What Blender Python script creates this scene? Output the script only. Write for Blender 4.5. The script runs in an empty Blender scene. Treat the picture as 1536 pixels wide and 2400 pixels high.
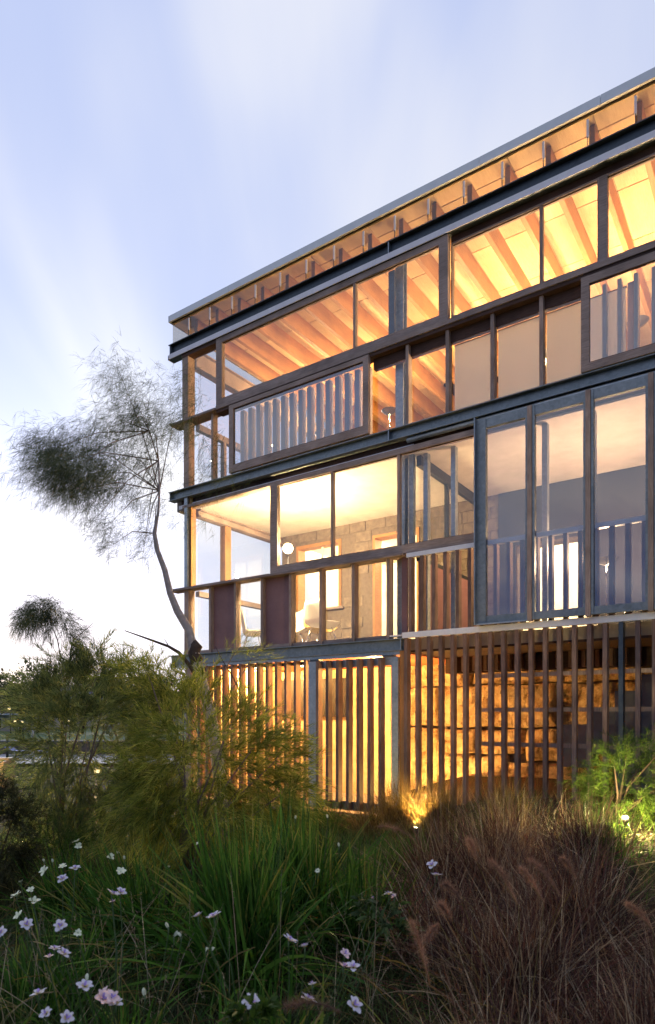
import bpy, math, random
import numpy as np
from mathutils import Vector, Matrix
R = math.radians
rng = np.random.default_rng(7)
random.seed(7)
scn = bpy.context.scene
COL = scn.collection

# ------------------------------------------------------------------ camera
EYE = 1.6
cam = bpy.data.cameras.new('camera')
cam_o = bpy.data.objects.new('camera', cam)
COL.objects.link(cam_o)
cam_o.location = (0, 0, EYE)
cam_o.rotation_euler = (R(90), 0, 0)          # level camera, shift lens
cam.sensor_fit = 'HORIZONTAL'
cam.sensor_width = 24.0
cam.lens = 24.0
cam.shift_y = 478 / 1536
cam.clip_start = 0.05
cam.clip_end = 3000
cam.dof.use_dof = True
cam.dof.focus_distance = 10.0
cam.dof.aperture_fstop = 4.0
scn.camera = cam_o

# ------------------------------------------------------------------ sky
GLOW = Vector((-0.365, 0.91, 0.195)).normalized()
world = bpy.data.worlds.new('World')
scn.world = world
world.use_nodes = True
nt = world.node_tree
N, L = nt.nodes, nt.links
N.clear()


def node(kind, **kw):
    n = N.new(kind)
    for k, v in kw.items():
        setattr(n, k, v)
    return n


out = node('ShaderNodeOutputWorld')
bg = node('ShaderNodeBackground')
bg.inputs['Strength'].default_value = 0.1
L.new(bg.outputs[0], out.inputs[0])
sky = node('ShaderNodeTexSky', sky_type='NISHITA', sun_disc=False)
sky.sun_elevation = R(11)
sky.sun_rotation = math.atan2(GLOW.x, GLOW.y)
tc = node('ShaderNodeTexCoord')
sep = node('ShaderNodeSeparateXYZ')
L.new(tc.outputs['Generated'], sep.inputs[0])


def mth(op, a, b=None, clamp=False):
    n = node('ShaderNodeMath', operation=op, use_clamp=clamp)
    for i, v in enumerate((a, b)):
        if v is None:
            continue
        if isinstance(v, (int, float)):
            n.inputs[i].default_value = v
        else:
            L.new(v, n.inputs[i])
    return n.outputs[0]


# direction projected on a cloud layer, so that the clouds flatten out towards the horizon
zz = mth('ADD', mth('MAXIMUM', sep.outputs[2], 0.0), 0.38)
comb = node('ShaderNodeCombineXYZ')
L.new(mth('DIVIDE', sep.outputs[0], zz), comb.inputs[0])
L.new(mth('DIVIDE', sep.outputs[1], zz), comb.inputs[1])
mp = node('ShaderNodeMapping')
mp.inputs['Rotation'].default_value = (0, 0, R(28))
mp.inputs['Scale'].default_value = (1.5, 0.62, 1)
mp.inputs['Location'].default_value = (3.1, 1.7, 0)
L.new(comb.outputs[0], mp.inputs[0])
nz = node('ShaderNodeTexNoise')
nz.inputs['Scale'].default_value = 1.55
nz.inputs['Detail'].default_value = 3.2
nz.inputs['Roughness'].default_value = 0.42
nz.inputs['Distortion'].default_value = 0.75
L.new(mp.outputs[0], nz.inputs['Vector'])
ramp = node('ShaderNodeValToRGB')
ramp.color_ramp.interpolation = 'EASE'
e = ramp.color_ramp.elements
e[0].position, e[0].color = 0.36, (4.75, 5.5, 8.1, 1)
e[1].position, e[1].color = 0.68, (7.6, 7.75, 8.5, 1)
nz2 = node('ShaderNodeTexNoise')               # finer streaks dragged out by the wind
nz2.inputs['Scale'].default_value = 2.2
nz2.inputs['Detail'].default_value = 6
nz2.inputs['Roughness'].default_value = 0.55
nz2.inputs['Distortion'].default_value = 0.4
mp2 = node('ShaderNodeMapping')
mp2.inputs['Rotation'].default_value = (0, 0, R(38))
mp2.inputs['Scale'].default_value = (1.9, 0.7, 1)
L.new(comb.outputs[0], mp2.inputs[0])
L.new(mp2.outputs[0], nz2.inputs['Vector'])
L.new(mth('ADD', nz.outputs['Fac'], mth('MULTIPLY', mth('SUBTRACT', nz2.outputs['Fac'], 0.5), 0.22)), ramp.inputs[0])
mix = node('ShaderNodeMix', data_type='RGBA')
mix.inputs['Factor'].default_value = 0.9
L.new(sky.outputs[0], mix.inputs[6])
L.new(ramp.outputs[0], mix.inputs[7])
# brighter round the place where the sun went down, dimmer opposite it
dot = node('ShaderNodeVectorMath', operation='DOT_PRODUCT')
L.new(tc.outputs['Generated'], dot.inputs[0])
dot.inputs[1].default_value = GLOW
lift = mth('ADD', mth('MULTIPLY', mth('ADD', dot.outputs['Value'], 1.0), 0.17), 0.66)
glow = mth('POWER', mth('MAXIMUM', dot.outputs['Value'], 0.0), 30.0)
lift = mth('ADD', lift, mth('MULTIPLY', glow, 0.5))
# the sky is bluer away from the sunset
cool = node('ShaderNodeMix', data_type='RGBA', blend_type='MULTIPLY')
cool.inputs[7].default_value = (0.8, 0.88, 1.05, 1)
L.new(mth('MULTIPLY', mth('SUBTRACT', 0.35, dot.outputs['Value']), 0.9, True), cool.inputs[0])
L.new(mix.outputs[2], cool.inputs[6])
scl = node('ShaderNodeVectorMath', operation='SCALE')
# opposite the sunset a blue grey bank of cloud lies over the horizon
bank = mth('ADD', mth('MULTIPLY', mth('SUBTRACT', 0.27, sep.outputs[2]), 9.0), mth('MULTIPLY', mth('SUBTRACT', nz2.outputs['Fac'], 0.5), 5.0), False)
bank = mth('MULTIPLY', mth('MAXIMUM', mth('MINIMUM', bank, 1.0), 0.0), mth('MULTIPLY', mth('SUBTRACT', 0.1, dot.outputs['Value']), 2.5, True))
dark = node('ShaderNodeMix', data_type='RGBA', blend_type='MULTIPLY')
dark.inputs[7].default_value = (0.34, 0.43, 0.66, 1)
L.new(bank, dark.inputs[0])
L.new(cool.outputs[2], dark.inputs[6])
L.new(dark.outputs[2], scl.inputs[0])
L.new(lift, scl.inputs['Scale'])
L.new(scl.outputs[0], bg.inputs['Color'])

sun = bpy.data.lights.new('sun', 'SUN')
sun.energy = 1.5
sun.angle = R(20)
sun.color = (1.0, 0.93, 0.84)
sun_o = bpy.data.objects.new('sun', sun)
COL.objects.link(sun_o)
sun_o.rotation_euler = Vector((-GLOW.x, -GLOW.y, -GLOW.z)).to_track_quat('-Z', 'Y').to_euler()

vs = scn.view_settings
vs.view_transform = 'Standard'
vs.look = 'None'
vs.exposure = 0.35
vs.gamma = 1.0
vs.use_curve_mapping = False
scn.render.engine = 'CYCLES'
cy = scn.cycles
cy.use_denoising = True
cy.max_bounces = 7
cy.diffuse_bounces = 5
cy.glossy_bounces = 3
cy.transmission_bounces = 4
cy.transparent_max_bounces = 24
cy.sample_clamp_indirect = 6.0
cy.caustics_reflective = False
cy.caustics_refractive = False


# ------------------------------------------------------------------ materials
class Mat:
    """A small wrapper to write node trees in few lines."""

    def __init__(s, name):
        s.m = bpy.data.materials.new(name)
        s.m.use_nodes = True
        s.t = s.m.node_tree
        s.t.nodes.clear()
        s.out = s.n('ShaderNodeOutputMaterial')

    def n(s, kind, **kw):
        x = s.t.nodes.new(kind)
        for k, v in kw.items():
            setattr(x, k, v)
        return x

    def l(s, a, b):
        s.t.links.new(a, b)

    def surf(s, o):
        s.l(o, s.out.inputs[0])

    def coords(s, scale=(1, 1, 1), jitter=True):
        tc = s.n('ShaderNodeTexCoord')
        mp = s.n('ShaderNodeMapping')
        mp.inputs['Scale'].default_value = scale
        s.l(tc.outputs['Object'], mp.inputs[0])
        if jitter:
            oi = s.n('ShaderNodeObjectInfo')
            ml = s.n('ShaderNodeMath', operation='MULTIPLY')
            ml.inputs[1].default_value = 37.0
            s.l(oi.outputs['Random'], ml.inputs[0])
            s.l(ml.outputs[0], mp.inputs['Location'])
        return mp.outputs[0]

    def noise(s, vec, scale=5, detail=4, rough=0.55, dist=0.0):
        x = s.n('ShaderNodeTexNoise')
        x.inputs['Scale'].default_value = scale
        x.inputs['Detail'].default_value = detail
        x.inputs['Roughness'].default_value = rough
        x.inputs['Distortion'].default_value = dist
        s.l(vec, x.inputs['Vector'])
        return x.outputs['Fac']

    def ramp(s, fac, stops):
        r = s.n('ShaderNodeValToRGB')
        el = r.color_ramp.elements
        while len(el) < len(stops):
            el.new(0.5)
        for x, (p, c) in zip(el, stops):
            x.position = p
            x.color = (*c, 1)
        s.l(fac, r.inputs[0])
        return r.outputs[0]

    def mixc(s, fac, a, b, mode='MIX'):
        x = s.n('ShaderNodeMix', data_type='RGBA', blend_type=mode)
        for v, i in ((fac, 0), (a, 6), (b, 7)):
            if isinstance(v, (int, float)):
                x.inputs[i].default_value = v
            elif isinstance(v, tuple):
                x.inputs[i].default_value = (*v, 1)
            else:
                s.l(v, x.inputs[i])
        return x.outputs[2]

    def bump(s, h, strength=0.3, dist=0.01):
        b = s.n('ShaderNodeBump')
        b.inputs['Strength'].default_value = strength
        b.inputs['Distance'].default_value = dist
        s.l(h, b.inputs['Height'])
        return b.outputs[0]

    def pbr(s, col, rough=0.6, metal=0.0, normal=None, spec=0.4, **kw):
        p = s.n('ShaderNodeBsdfPrincipled')
        for key, v in (('Base Color', col), ('Roughness', rough), ('Metallic', metal), ('Specular IOR Level', spec)):
            if isinstance(v, (int, float)):
                p.inputs[key].default_value = v
            elif isinstance(v, tuple):
                p.inputs[key].default_value = (*v, 1)
            else:
                s.l(v, p.inputs[key])
        if normal is not None:
            s.l(normal, p.inputs['Normal'])
        for k, v in kw.items():
            p.inputs[k].default_value = v
        return p.outputs[0]


def obj_rand(m):
    return m.n('ShaderNodeObjectInfo').outputs['Random']


def wood(name, c0, c1, c2, scale, rough=0.62, var=0.35):
    m = Mat(name)
    v = m.coords(scale)
    g = m.noise(v, 9, 6, 0.62, 0.5)
    col = m.ramp(g, [(0.28, c0), (0.5, c1), (0.74, c2)])
    blot = m.noise(m.coords((1, 1, 1)), 2.3, 3)
    k = m.ramp(blot, [(0.3, (1 - var,) * 3), (0.7, (1.12,) * 3)])
    col = m.mixc(1.0, col, k, 'MULTIPLY')
    kr = m.ramp(obj_rand(m), [(0.0, (0.8, 0.8, 0.82)), (1.0, (1.12, 1.08, 1.04))])
    col = m.mixc(1.0, col, kr, 'MULTIPLY')
    m.surf(m.pbr(col, rough, normal=m.bump(g, 0.35, 0.004), spec=0.15))
    return m.m


V, H, D = (14, 14, 0.7), (0.7, 14, 14), (14, 0.6, 14)
M = {}
M['timber_up'] = wood('weathered timber upright', (0.24, 0.175, 0.145), (0.39, 0.295, 0.245), (0.5, 0.4, 0.34), V)
M['timber_along'] = wood('weathered timber level', (0.23, 0.175, 0.15), (0.37, 0.29, 0.25), (0.49, 0.39, 0.345), H)
M['timber_dark'] = wood('dark stained timber', (0.05, 0.03, 0.024), (0.085, 0.05, 0.04), (0.12, 0.075, 0.06), H)
M['timber_honey'] = wood('oiled pine', (0.34, 0.165, 0.06), (0.43, 0.22, 0.085), (0.5, 0.275, 0.12), D, 0.5, 0.2)
M['slat'] = wood('slat timber', (0.12, 0.078, 0.064), (0.22, 0.145, 0.118), (0.34, 0.235, 0.19), V, 0.65, 0.4)
M['slat_sheen'] = wood('slat timber with reflection in colour', (0.42, 0.36, 0.34), (0.52, 0.46, 0.44), (0.6, 0.54, 0.52), V, 0.6, 0.2)  # paler copy of the slat timber; glass reflections are put into its colour
M['ply'] = wood('plywood', (0.64, 0.44, 0.22), (0.72, 0.51, 0.27), (0.78, 0.57, 0.32), (9, 0.8, 9), 0.55, 0.06)
M['panel'] = wood('red brown board', (0.25, 0.145, 0.145), (0.275, 0.16, 0.158), (0.3, 0.175, 0.17), (6, 6, 6), 0.55, 0.15)


def metal(name, a, b, rough, met, spangle=28):
    m = Mat(name)
    v = m.coords((1, 1, 1))
    vo = m.n('ShaderNodeTexVoronoi')
    vo.inputs['Scale'].default_value = spangle
    m.l(v, vo.inputs['Vector'])
    sp = m.n('ShaderNodeSeparateColor')
    m.l(vo.outputs['Color'], sp.inputs[0])
    big = m.noise(v, 3.0, 5, 0.6)
    fac = m.mixc(0.85, sp.outputs[0], big)
    col = m.ramp(fac, [(0.25, a), (0.75, b)])
    rr = m.ramp(big, [(0.3, (rough - 0.1,) * 3), (0.7, (rough + 0.12,) * 3)])
    m.surf(m.pbr(col, rr, met))
    return m.m


M['galv'] = metal('galvanised steel', (0.2, 0.24, 0.265), (0.46, 0.5, 0.53), 0.42, 0.7)
M['galv_beam'] = metal('weathered galvanised beam', (0.13, 0.15, 0.155), (0.3, 0.335, 0.345), 0.45, 0.6)
M['galv_dark'] = metal('dark galvanised steel', (0.05, 0.06, 0.07), (0.1, 0.12, 0.135), 0.45, 0.7)
M['flashing'] = metal('bare zinc flashing', (0.7, 0.68, 0.7), (0.86, 0.84, 0.86), 0.4, 0.0, 10)
M['fascia'] = metal('folded zinc fascia', (0.72, 0.75, 0.76), (0.84, 0.86, 0.87), 0.4, 0.0, 8)
M['white_steel'] = metal('pale coated steel', (0.68, 0.68, 0.72), (0.82, 0.82, 0.85), 0.45, 0.1, 40)


def plain(name, col, rough=0.7, var=0.12, scale=3.0, bump=0.0, **kw):
    m = Mat(name)
    f = m.noise(m.coords((1, 1, 1)), scale, 5, 0.6)
    c = m.ramp(f, [(0.3, tuple(x * (1 - var) for x in col)), (0.7, tuple(min(1, x * (1 + var)) for x in col))])
    m.surf(m.pbr(c, rough, normal=m.bump(f, bump, 0.02) if bump else None, **kw))
    return m.m


M['plaster'] = plain('cream ceiling plaster', (0.7, 0.64, 0.58))
M['white_wall'] = plain('white room wall', (0.78, 0.74, 0.66))
M['orange'] = plain('orange painted soffit', (0.62, 0.17, 0.05))
M['floor'] = plain('concrete floor', (0.3, 0.27, 0.24))
M['amber_wall'] = plain('limewashed wall', (0.62, 0.47, 0.28), 0.85, 0.2, 6, 0.3)
M['brick'] = plain('old sandstone block', (0.2, 0.155, 0.115), 0.9, 0.35, 9, 0.6)
M['mortar'] = plain('lime mortar', (0.17, 0.132, 0.098), 0.95, 0.2, 14, 0.4)
M['concrete'] = plain('blue grey concrete', (0.15, 0.155, 0.175), 0.85, 0.2, 5, 0.2)
M['shade'] = plain('dark blue grey wall lining', (0.045, 0.05, 0.065), 0.8)
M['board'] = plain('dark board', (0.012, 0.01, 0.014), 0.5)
M['shell'] = plain('white moulded shell', (0.78, 0.74, 0.68), 0.35)
M['shell_y'] = plain('mustard moulded shell', (0.5, 0.36, 0.12), 0.4)
M['chrome'] = plain('bright steel rod', (0.6, 0.6, 0.6), 0.25, metal=1.0)


def glass(name, tint, boost=1.5, ior=1.55):
    m = Mat(name)
    tr = m.n('ShaderNodeBsdfTransparent')
    tr.inputs[0].default_value = (*tint, 1)
    gl = m.n('ShaderNodeBsdfGlossy')
    gl.inputs['Roughness'].default_value = 0.0
    fr = m.n('ShaderNodeFresnel')
    fr.inputs['IOR'].default_value = ior
    ge = m.n('ShaderNodeNewGeometry')
    inv = m.n('ShaderNodeMath', operation='SUBTRACT')
    inv.inputs[0].default_value = 1.0
    m.l(ge.outputs['Backfacing'], inv.inputs[1])
    a = m.n('ShaderNodeMath', operation='MULTIPLY', use_clamp=True)
    m.l(fr.outputs[0], a.inputs[0])
    m.l(inv.outputs[0], a.inputs[1])
    b = m.n('ShaderNodeMath', operation='MULTIPLY', use_clamp=True)
    m.l(a.outputs[0], b.inputs[0])
    b.inputs[1].default_value = boost
    # old float glass is a little wavy
    w = m.noise(m.coords((1, 1, 1)), 1.3, 2)
    m.l(m.bump(w, 0.06, 0.02), gl.inputs['Normal'])
    mx = m.n('ShaderNodeMixShader')
    m.l(b.outputs[0], mx.inputs[0])
    m.l(tr.outputs[0], mx.inputs[1])
    m.l(gl.outputs[0], mx.inputs[2])
    m.surf(mx.outputs[0])
    return m.m


M['glass'] = glass('window glass', (0.96, 0.965, 0.96), 2.1)
M['glass_strip'] = glass('tinted roof strip glass', (0.88, 0.865, 0.83), 1.6)
M['glass_slide'] = glass('sliding window glass', (0.86, 0.87, 0.9), 5.0)


def fabric_blind():
    m = Mat('roller blind cloth')
    f = m.noise(m.coords((60, 60, 60)), 5, 2)
    c = m.ramp(f, [(0.3, (0.74, 0.7, 0.65)), (0.7, (0.82, 0.78, 0.73))])
    d = m.n('ShaderNodeBsdfDiffuse')
    t = m.n('ShaderNodeBsdfTranslucent')
    m.l(c, d.inputs[0])
    m.l(c, t.inputs[0])
    x = m.n('ShaderNodeMixShader')
    x.inputs[0].default_value = 0.5
    m.l(d.outputs[0], x.inputs[1])
    m.l(t.outputs[0], x.inputs[2])
    m.surf(x.outputs[0])
    return m.m


M['blind'] = fabric_blind()


def emitter(name, col, strength):
    m = Mat(name)
    x = m.n('ShaderNodeEmission')
    x.inputs[0].default_value = (*col, 1)
    x.inputs[1].default_value = strength
    m.surf(x.outputs[0])
    return m.m


M['bulb'] = emitter('lit warm bulb', (1.0, 0.78, 0.42), 30)
M['bulb_spot'] = emitter('lit garden lamp', (1.0, 0.85, 0.5), 60)
M['bulb_far'] = emitter('lit street lamp', (1.0, 0.75, 0.32), 3)


def foliage(name, stops, rough=0.55, trans=0.35, spec=0.3):
    """Leaves: every blade or needle gets its own colour; part of the light comes through."""
    m = Mat(name)
    ge = m.n('ShaderNodeNewGeometry')
    col = m.ramp(ge.outputs['Random Per Island'], stops)
    cl = m.noise(m.coords((1, 1, 1), False), 4.5, 3)
    k = m.ramp(cl, [(0.34, (0.5, 0.55, 0.58)), (0.66, (1.45, 1.4, 1.2))])
    col = m.mixc(1.0, col, k, 'MULTIPLY')
    p = m.pbr(col, rough, spec=spec)
    t = m.n('ShaderNodeBsdfTranslucent')
    m.l(col, t.inputs[0])
    x = m.n('ShaderNodeMixShader')
    x.inputs[0].default_value = trans
    m.l(p, x.inputs[1])
    m.l(t.outputs[0], x.inputs[2])
    m.surf(x.outputs[0])
    return m.m


M['strap'] = foliage('strap leaf', [(0, (0.03, 0.075, 0.014)), (0.5, (0.065, 0.17, 0.024)), (0.86, (0.13, 0.25, 0.04)), (1, (0.36, 0.31, 0.08))], 0.42, 0.4, 0.15)
M['strap_yellow'] = foliage('yellowing strap leaf', [(0, (0.2, 0.2, 0.035)), (1, (0.3, 0.27, 0.06))], 0.5)
M['low_green'] = foliage('low green leaf', [(0, (0.03, 0.055, 0.015)), (0.6, (0.07, 0.125, 0.03)), (1, (0.17, 0.17, 0.07))])
M['wattle'] = foliage('wattle needle', [(0, (0.07, 0.115, 0.025)), (0.5, (0.28, 0.32, 0.055)), (0.85, (0.46, 0.46, 0.09)), (1, (0.52, 0.44, 0.13))], 0.55, 0.5, 0.12)
M['wattle_grey'] = foliage('grey green needle', [(0, (0.06, 0.09, 0.04)), (0.6, (0.24, 0.29, 0.09)), (1, (0.44, 0.42, 0.14))], 0.55, 0.5, 0.12)
M['tree_leaf'] = foliage('thin tree needle', [(0, (0.04, 0.06, 0.03)), (0.6, (0.075, 0.1, 0.045)), (1, (0.15, 0.15, 0.06))], 0.6, 0.35)
M['conifer'] = foliage('dark olive needle', [(0, (0.02, 0.025, 0.008)), (0.6, (0.045, 0.05, 0.014)), (1, (0.09, 0.08, 0.02))])
M['bright_shrub'] = foliage('fresh green needle', [(0, (0.045, 0.09, 0.012)), (0.6, (0.065, 0.12, 0.018)), (1, (0.12, 0.17, 0.03))], 0.45, 0.5)
M['purple'] = foliage('purple grass blade', [(0, (0.035, 0.016, 0.016)), (0.4, (0.11, 0.046, 0.036)), (0.7, (0.19, 0.09, 0.06)), (0.86, (0.32, 0.2, 0.11)), (1, (0.5, 0.4, 0.27))], 0.5, 0.3)
M['plume'] = foliage('soft plume bristle', [(0, (0.24, 0.12, 0.085)), (0.6, (0.38, 0.21, 0.145)), (1, (0.52, 0.35, 0.25))], 0.7, 0.5)
M['straw'] = foliage('straw coloured grass', [(0, (0.1, 0.08, 0.025)), (0.6, (0.22, 0.16, 0.05)), (1, (0.34, 0.25, 0.1))], 0.5, 0.5)
M['dry'] = foliage('bleached stem', [(0, (0.3, 0.2, 0.12)), (1, (0.55, 0.45, 0.32))], 0.5, 0.2)
M['far_leaf'] = foliage('far leaves', [(0, (0.04, 0.05, 0.022)), (0.6, (0.065, 0.085, 0.035)), (1, (0.12, 0.115, 0.05))], 0.8, 0.2)


def petal_mat():
    m = Mat('white petal')
    tc = m.n('ShaderNodeTexCoord')
    sp = m.n('ShaderNodeSeparateXYZ')
    m.l(tc.outputs['Object'], sp.inputs[0])
    c = m.ramp(sp.outputs[0], [(0.0, (0.62, 0.5, 0.2)), (0.012, (0.7, 0.6, 0.3)), (0.016, (0.76, 0.72, 0.8)), (0.04, (0.8, 0.78, 0.84))])
    p = m.pbr(c, 0.5, spec=0.2)
    t = m.n('ShaderNodeBsdfTranslucent')
    m.l(c, t.inputs[0])
    x = m.n('ShaderNodeMixShader')
    x.inputs[0].default_value = 0.35
    m.l(p, x.inputs[1])
    m.l(t.outputs[0], x.inputs[2])
    m.surf(x.outputs[0])
    return m.m


M['petal'] = petal_mat()
M['petal_cream'] = plain('cream petal', (0.72, 0.74, 0.5), 0.5)
M['petal_pink'] = plain('pink tinged petal', (0.75, 0.55, 0.5), 0.5)
M['style'] = plain('lilac flower centre', (0.42, 0.3, 0.62), 0.5)
M['stalk'] = plain('green flower stalk', (0.06, 0.1, 0.03), 0.5)
M['bud'] = plain('pale bud', (0.4, 0.42, 0.24), 0.6)
M['bark'] = plain('grey brown bark', (0.2, 0.145, 0.115), 0.9, 0.35, 18, 0.7)
M['bark_pale'] = plain('pale bark', (0.38, 0.32, 0.29), 0.85, 0.25, 16, 0.4)
M['bark_dark'] = plain('dark bark', (0.07, 0.045, 0.032), 0.9, 0.3, 20, 0.5)


def rock_mat():
    m = Mat('rough sandstone')
    v = m.coords((1, 1, 1))
    a = m.noise(v, 3.5, 8, 0.66)
    b = m.noise(v, 26, 5, 0.7)
    c = m.ramp(a, [(0.34, (0.16, 0.09, 0.04)), (0.46, (0.42, 0.28, 0.14)), (0.64, (0.58, 0.43, 0.24))])
    st = m.noise(m.coords((7, 7, 0.8)), 2.2, 4)
    c = m.mixc(m.ramp(st, [(0.56, (0, 0, 0)), (0.7, (0.75, 0.75, 0.75))]), c, (0.09, 0.06, 0.035))
    hgt = m.mixc(0.45, a, b)
    m.surf(m.pbr(c, 0.95, normal=m.bump(hgt, 1.0, 0.14), spec=0.1))
    return m.m


M['rock'] = rock_mat()


def soil_mat():
    m = Mat('mulch and soil')
    v = m.coords((1, 1, 1))
    a = m.noise(v, 1.2, 6)
    b = m.noise(v, 34, 6, 0.7)
    c = m.ramp(b, [(0.3, (0.02, 0.013, 0.009)), (0.55, (0.05, 0.03, 0.02)), (0.75, (0.12, 0.08, 0.055))])
    c = m.mixc(m.ramp(a, [(0.45, (0, 0, 0)), (0.6, (0.6, 0.6, 0.6))]), c, (0.03, 0.035, 0.012))
    m.surf(m.pbr(c, 0.95, normal=m.bump(b, 0.8, 0.03), spec=0.1))
    return m.m


M['soil'] = soil_mat()
M['lawn'] = plain('mown lawn', (0.045, 0.1, 0.03), 0.9, 0.35, 2.0, 0.5)
M['pave'] = plain('pale paving', (0.3, 0.3, 0.33), 0.8, 0.1, 1.2)
M['hill'] = plain('wooded hillside', (0.05, 0.055, 0.03), 0.95, 0.4, 0.1, 0.5)
M['tile'] = plain('brown roof tiles', (0.13, 0.075, 0.055), 0.85, 0.25, 2.5)
M['slate'] = plain('grey blue roof sheet', (0.16, 0.19, 0.26), 0.5, 0.2, 2.0)
M['render'] = plain('pale house wall', (0.4, 0.36, 0.32), 0.85)
M['gutter'] = plain('white gutter', (0.62, 0.64, 0.7), 0.5)
M['wall_stone'] = plain('dark rubble stone', (0.13, 0.105, 0.085), 0.9, 0.35, 6, 0.5)
M['bench'] = wood('sanded bench timber', (0.38, 0.24, 0.12), (0.5, 0.34, 0.18), (0.6, 0.43, 0.25), H)
M['black_steel'] = plain('black painted steel', (0.02, 0.02, 0.024), 0.45)
M['blue_cloth'] = plain('blue sling cloth', (0.07, 0.13, 0.42), 0.7)
M['chip'] = foliage('bark chip', [(0, (0.04, 0.022, 0.014)), (0.6, (0.1, 0.06, 0.04)), (1, (0.2, 0.14, 0.1))], 0.9, 0.0)


# ------------------------------------------------------------------ helpers
def link(name, data, parent=None, loc=None, rz=None):
    o = bpy.data.objects.new(name, data)
    COL.objects.link(o)
    if parent is not None:
        o.parent = parent
    if loc is not None:
        o.location = loc
    if rz is not None:
        o.rotation_euler = (0, 0, rz)
    return o


def tag(o, label, cat, group=None):
    o['label'] = label
    o['category'] = cat
    if group:
        o['group'] = group
    return o


def thing(name, label, cat, loc=(0, 0, 0), rz=0.0, group=None):
    o = link(name, None, None, loc, rz)
    o.empty_display_size = 0.2
    return tag(o, label, cat, group)


def mesh_np(name, v, f, mat, smooth=False):
    """A mesh of equal-sided faces from numpy arrays."""
    me = bpy.data.meshes.new(name)
    k = f.shape[1]
    me.vertices.add(len(v))
    me.vertices.foreach_set('co', np.ascontiguousarray(v, np.float32).ravel())
    me.loops.add(f.size)
    me.loops.foreach_set('vertex_index', np.ascontiguousarray(f, np.int32).ravel())
    me.polygons.add(len(f))
    me.polygons.foreach_set('loop_start', np.arange(0, f.size, k, dtype=np.int32))
    me.update(calc_edges=True)
    if smooth:
        me.polygons.foreach_set('use_smooth', np.ones(len(f), bool))
    me.materials.append(mat)
    return me


class MB:
    """Collects boxes, tubes and polygons into one mesh."""

    def __init__(s):
        s.v, s.f = [], []

    def box(s, x0, x1, y0, y1, z0, z1):
        b = len(s.v)
        s.v += [(x0, y0, z0), (x1, y0, z0), (x1, y1, z0), (x0, y1, z0), (x0, y0, z1), (x1, y0, z1), (x1, y1, z1), (x0, y1, z1)]
        s.f += [tuple(b + i for i in q) for q in ((3, 2, 1, 0), (4, 5, 6, 7), (0, 1, 5, 4), (1, 2, 6, 5), (2, 3, 7, 6), (3, 0, 4, 7))]
        return s

    def tube(s, pts, rad, n=8, cap=True):
        pts = [Vector(p) for p in pts]
        if not hasattr(rad, '__len__'):
            rad = [rad] * len(pts)
        b = len(s.v)
        for i, p in enumerate(pts):
            d = (pts[min(i + 1, len(pts) - 1)] - pts[max(i - 1, 0)]).normalized()
            a = d.orthogonal().normalized() if i == 0 else (a - d * a.dot(d)).normalized()
            c = d.cross(a)
            for k in range(n):
                t = 2 * math.pi * k / n
                s.v.append(tuple(p + (a * math.cos(t) + c * math.sin(t)) * rad[i]))
        for i in range(len(pts) - 1):
            for k in range(n):
                k2 = (k + 1) % n
                s.f.append((b + i * n + k, b + i * n + k2, b + (i + 1) * n + k2, b + (i + 1) * n + k))
        if cap:
            s.f.append(tuple(b + k for k in reversed(range(n))))
            e = b + (len(pts) - 1) * n
            s.f.append(tuple(e + k for k in range(n)))
        return s

    def poly(s, verts, faces):
        b = len(s.v)
        s.v += [tuple(v) for v in verts]
        s.f += [tuple(b + i for i in q) for q in faces]
        return s

    def mesh(s, name, mat, smooth=False, bevel=0.0):
        me = bpy.data.meshes.new(name)
        me.from_pydata(s.v, [], s.f)
        if smooth:
            me.polygons.foreach_set('use_smooth', [True] * len(s.f))
        me.materials.append(mat)
        me.update()
        return me

    def build(s, name, mat, parent=None, loc=None, rz=None, smooth=False):
        return link(name, s.mesh(name, mat, smooth), parent, loc, rz)


def ribbons(base, d, length, width, droop, nseg=5, side=None, taper=1.4, bend=None):
    """N curved tapering blades as (verts, quads): base (N,3), unit direction d (N,3)."""
    n = len(base)
    t = np.linspace(0, 1, nseg + 1)
    if side is None:
        a = rng.normal(size=(n, 3))
        side = np.cross(d, a)
    side = side / (np.linalg.norm(side, axis=1, keepdims=True) + 1e-9)
    c = base[:, None, :] + d[:, None, :] * (length[:, None, None] * t[None, :, None])
    c[:, :, 2] -= (droop * length)[:, None] * t[None, :] ** 2
    if bend is not None:
        c += bend[:, None, :] * (length[:, None, None] * (t ** 2)[None, :, None])
    w = width[:, None] * np.maximum(1 - t ** taper, 0.04)[None, :] * (0.65 + 0.35 * np.minimum(1, t * 5))[None, :]
    l = c - side[:, None, :] * w[:, :, None] * 0.5
    r = c + side[:, None, :] * w[:, :, None] * 0.5
    v = np.stack([l, r], axis=2).reshape(-1, 3)
    k = 2 * (nseg + 1)
    q = np.array([[2 * i, 2 * i + 1, 2 * i + 3, 2 * i + 2] for i in range(nseg)])
    f = (np.arange(n)[:, None, None] * k + q[None]).reshape(-1, 4)
    return v, f


def unit(a):
    return a / (np.linalg.norm(a, axis=-1, keepdims=True) + 1e-9)


def W(px, py, dep):
    """A point of the place from where it shows in the photograph and how far off it stands."""
    return Vector(((px - 768) / 1536 * dep, dep, EYE + (1678 - py) / 1536 * dep))


def smooth01(x, a, b):
    t = np.clip((x - a) / (b - a), 0, 1)
    return t * t * (3 - 2 * t)


def ground_z(x, y):
    x = np.asarray(x, float)
    y = np.asarray(y, float)
    g = 0.52 * smooth01(x, 0.9, 2.7) * smooth01(y, 2.6, 5.4)
    g = g + 0.03 * np.sin(x * 2.1 + 0.4) * np.cos(y * 1.7)
    return g * (1 - smooth01(y, 16, 20))


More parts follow.
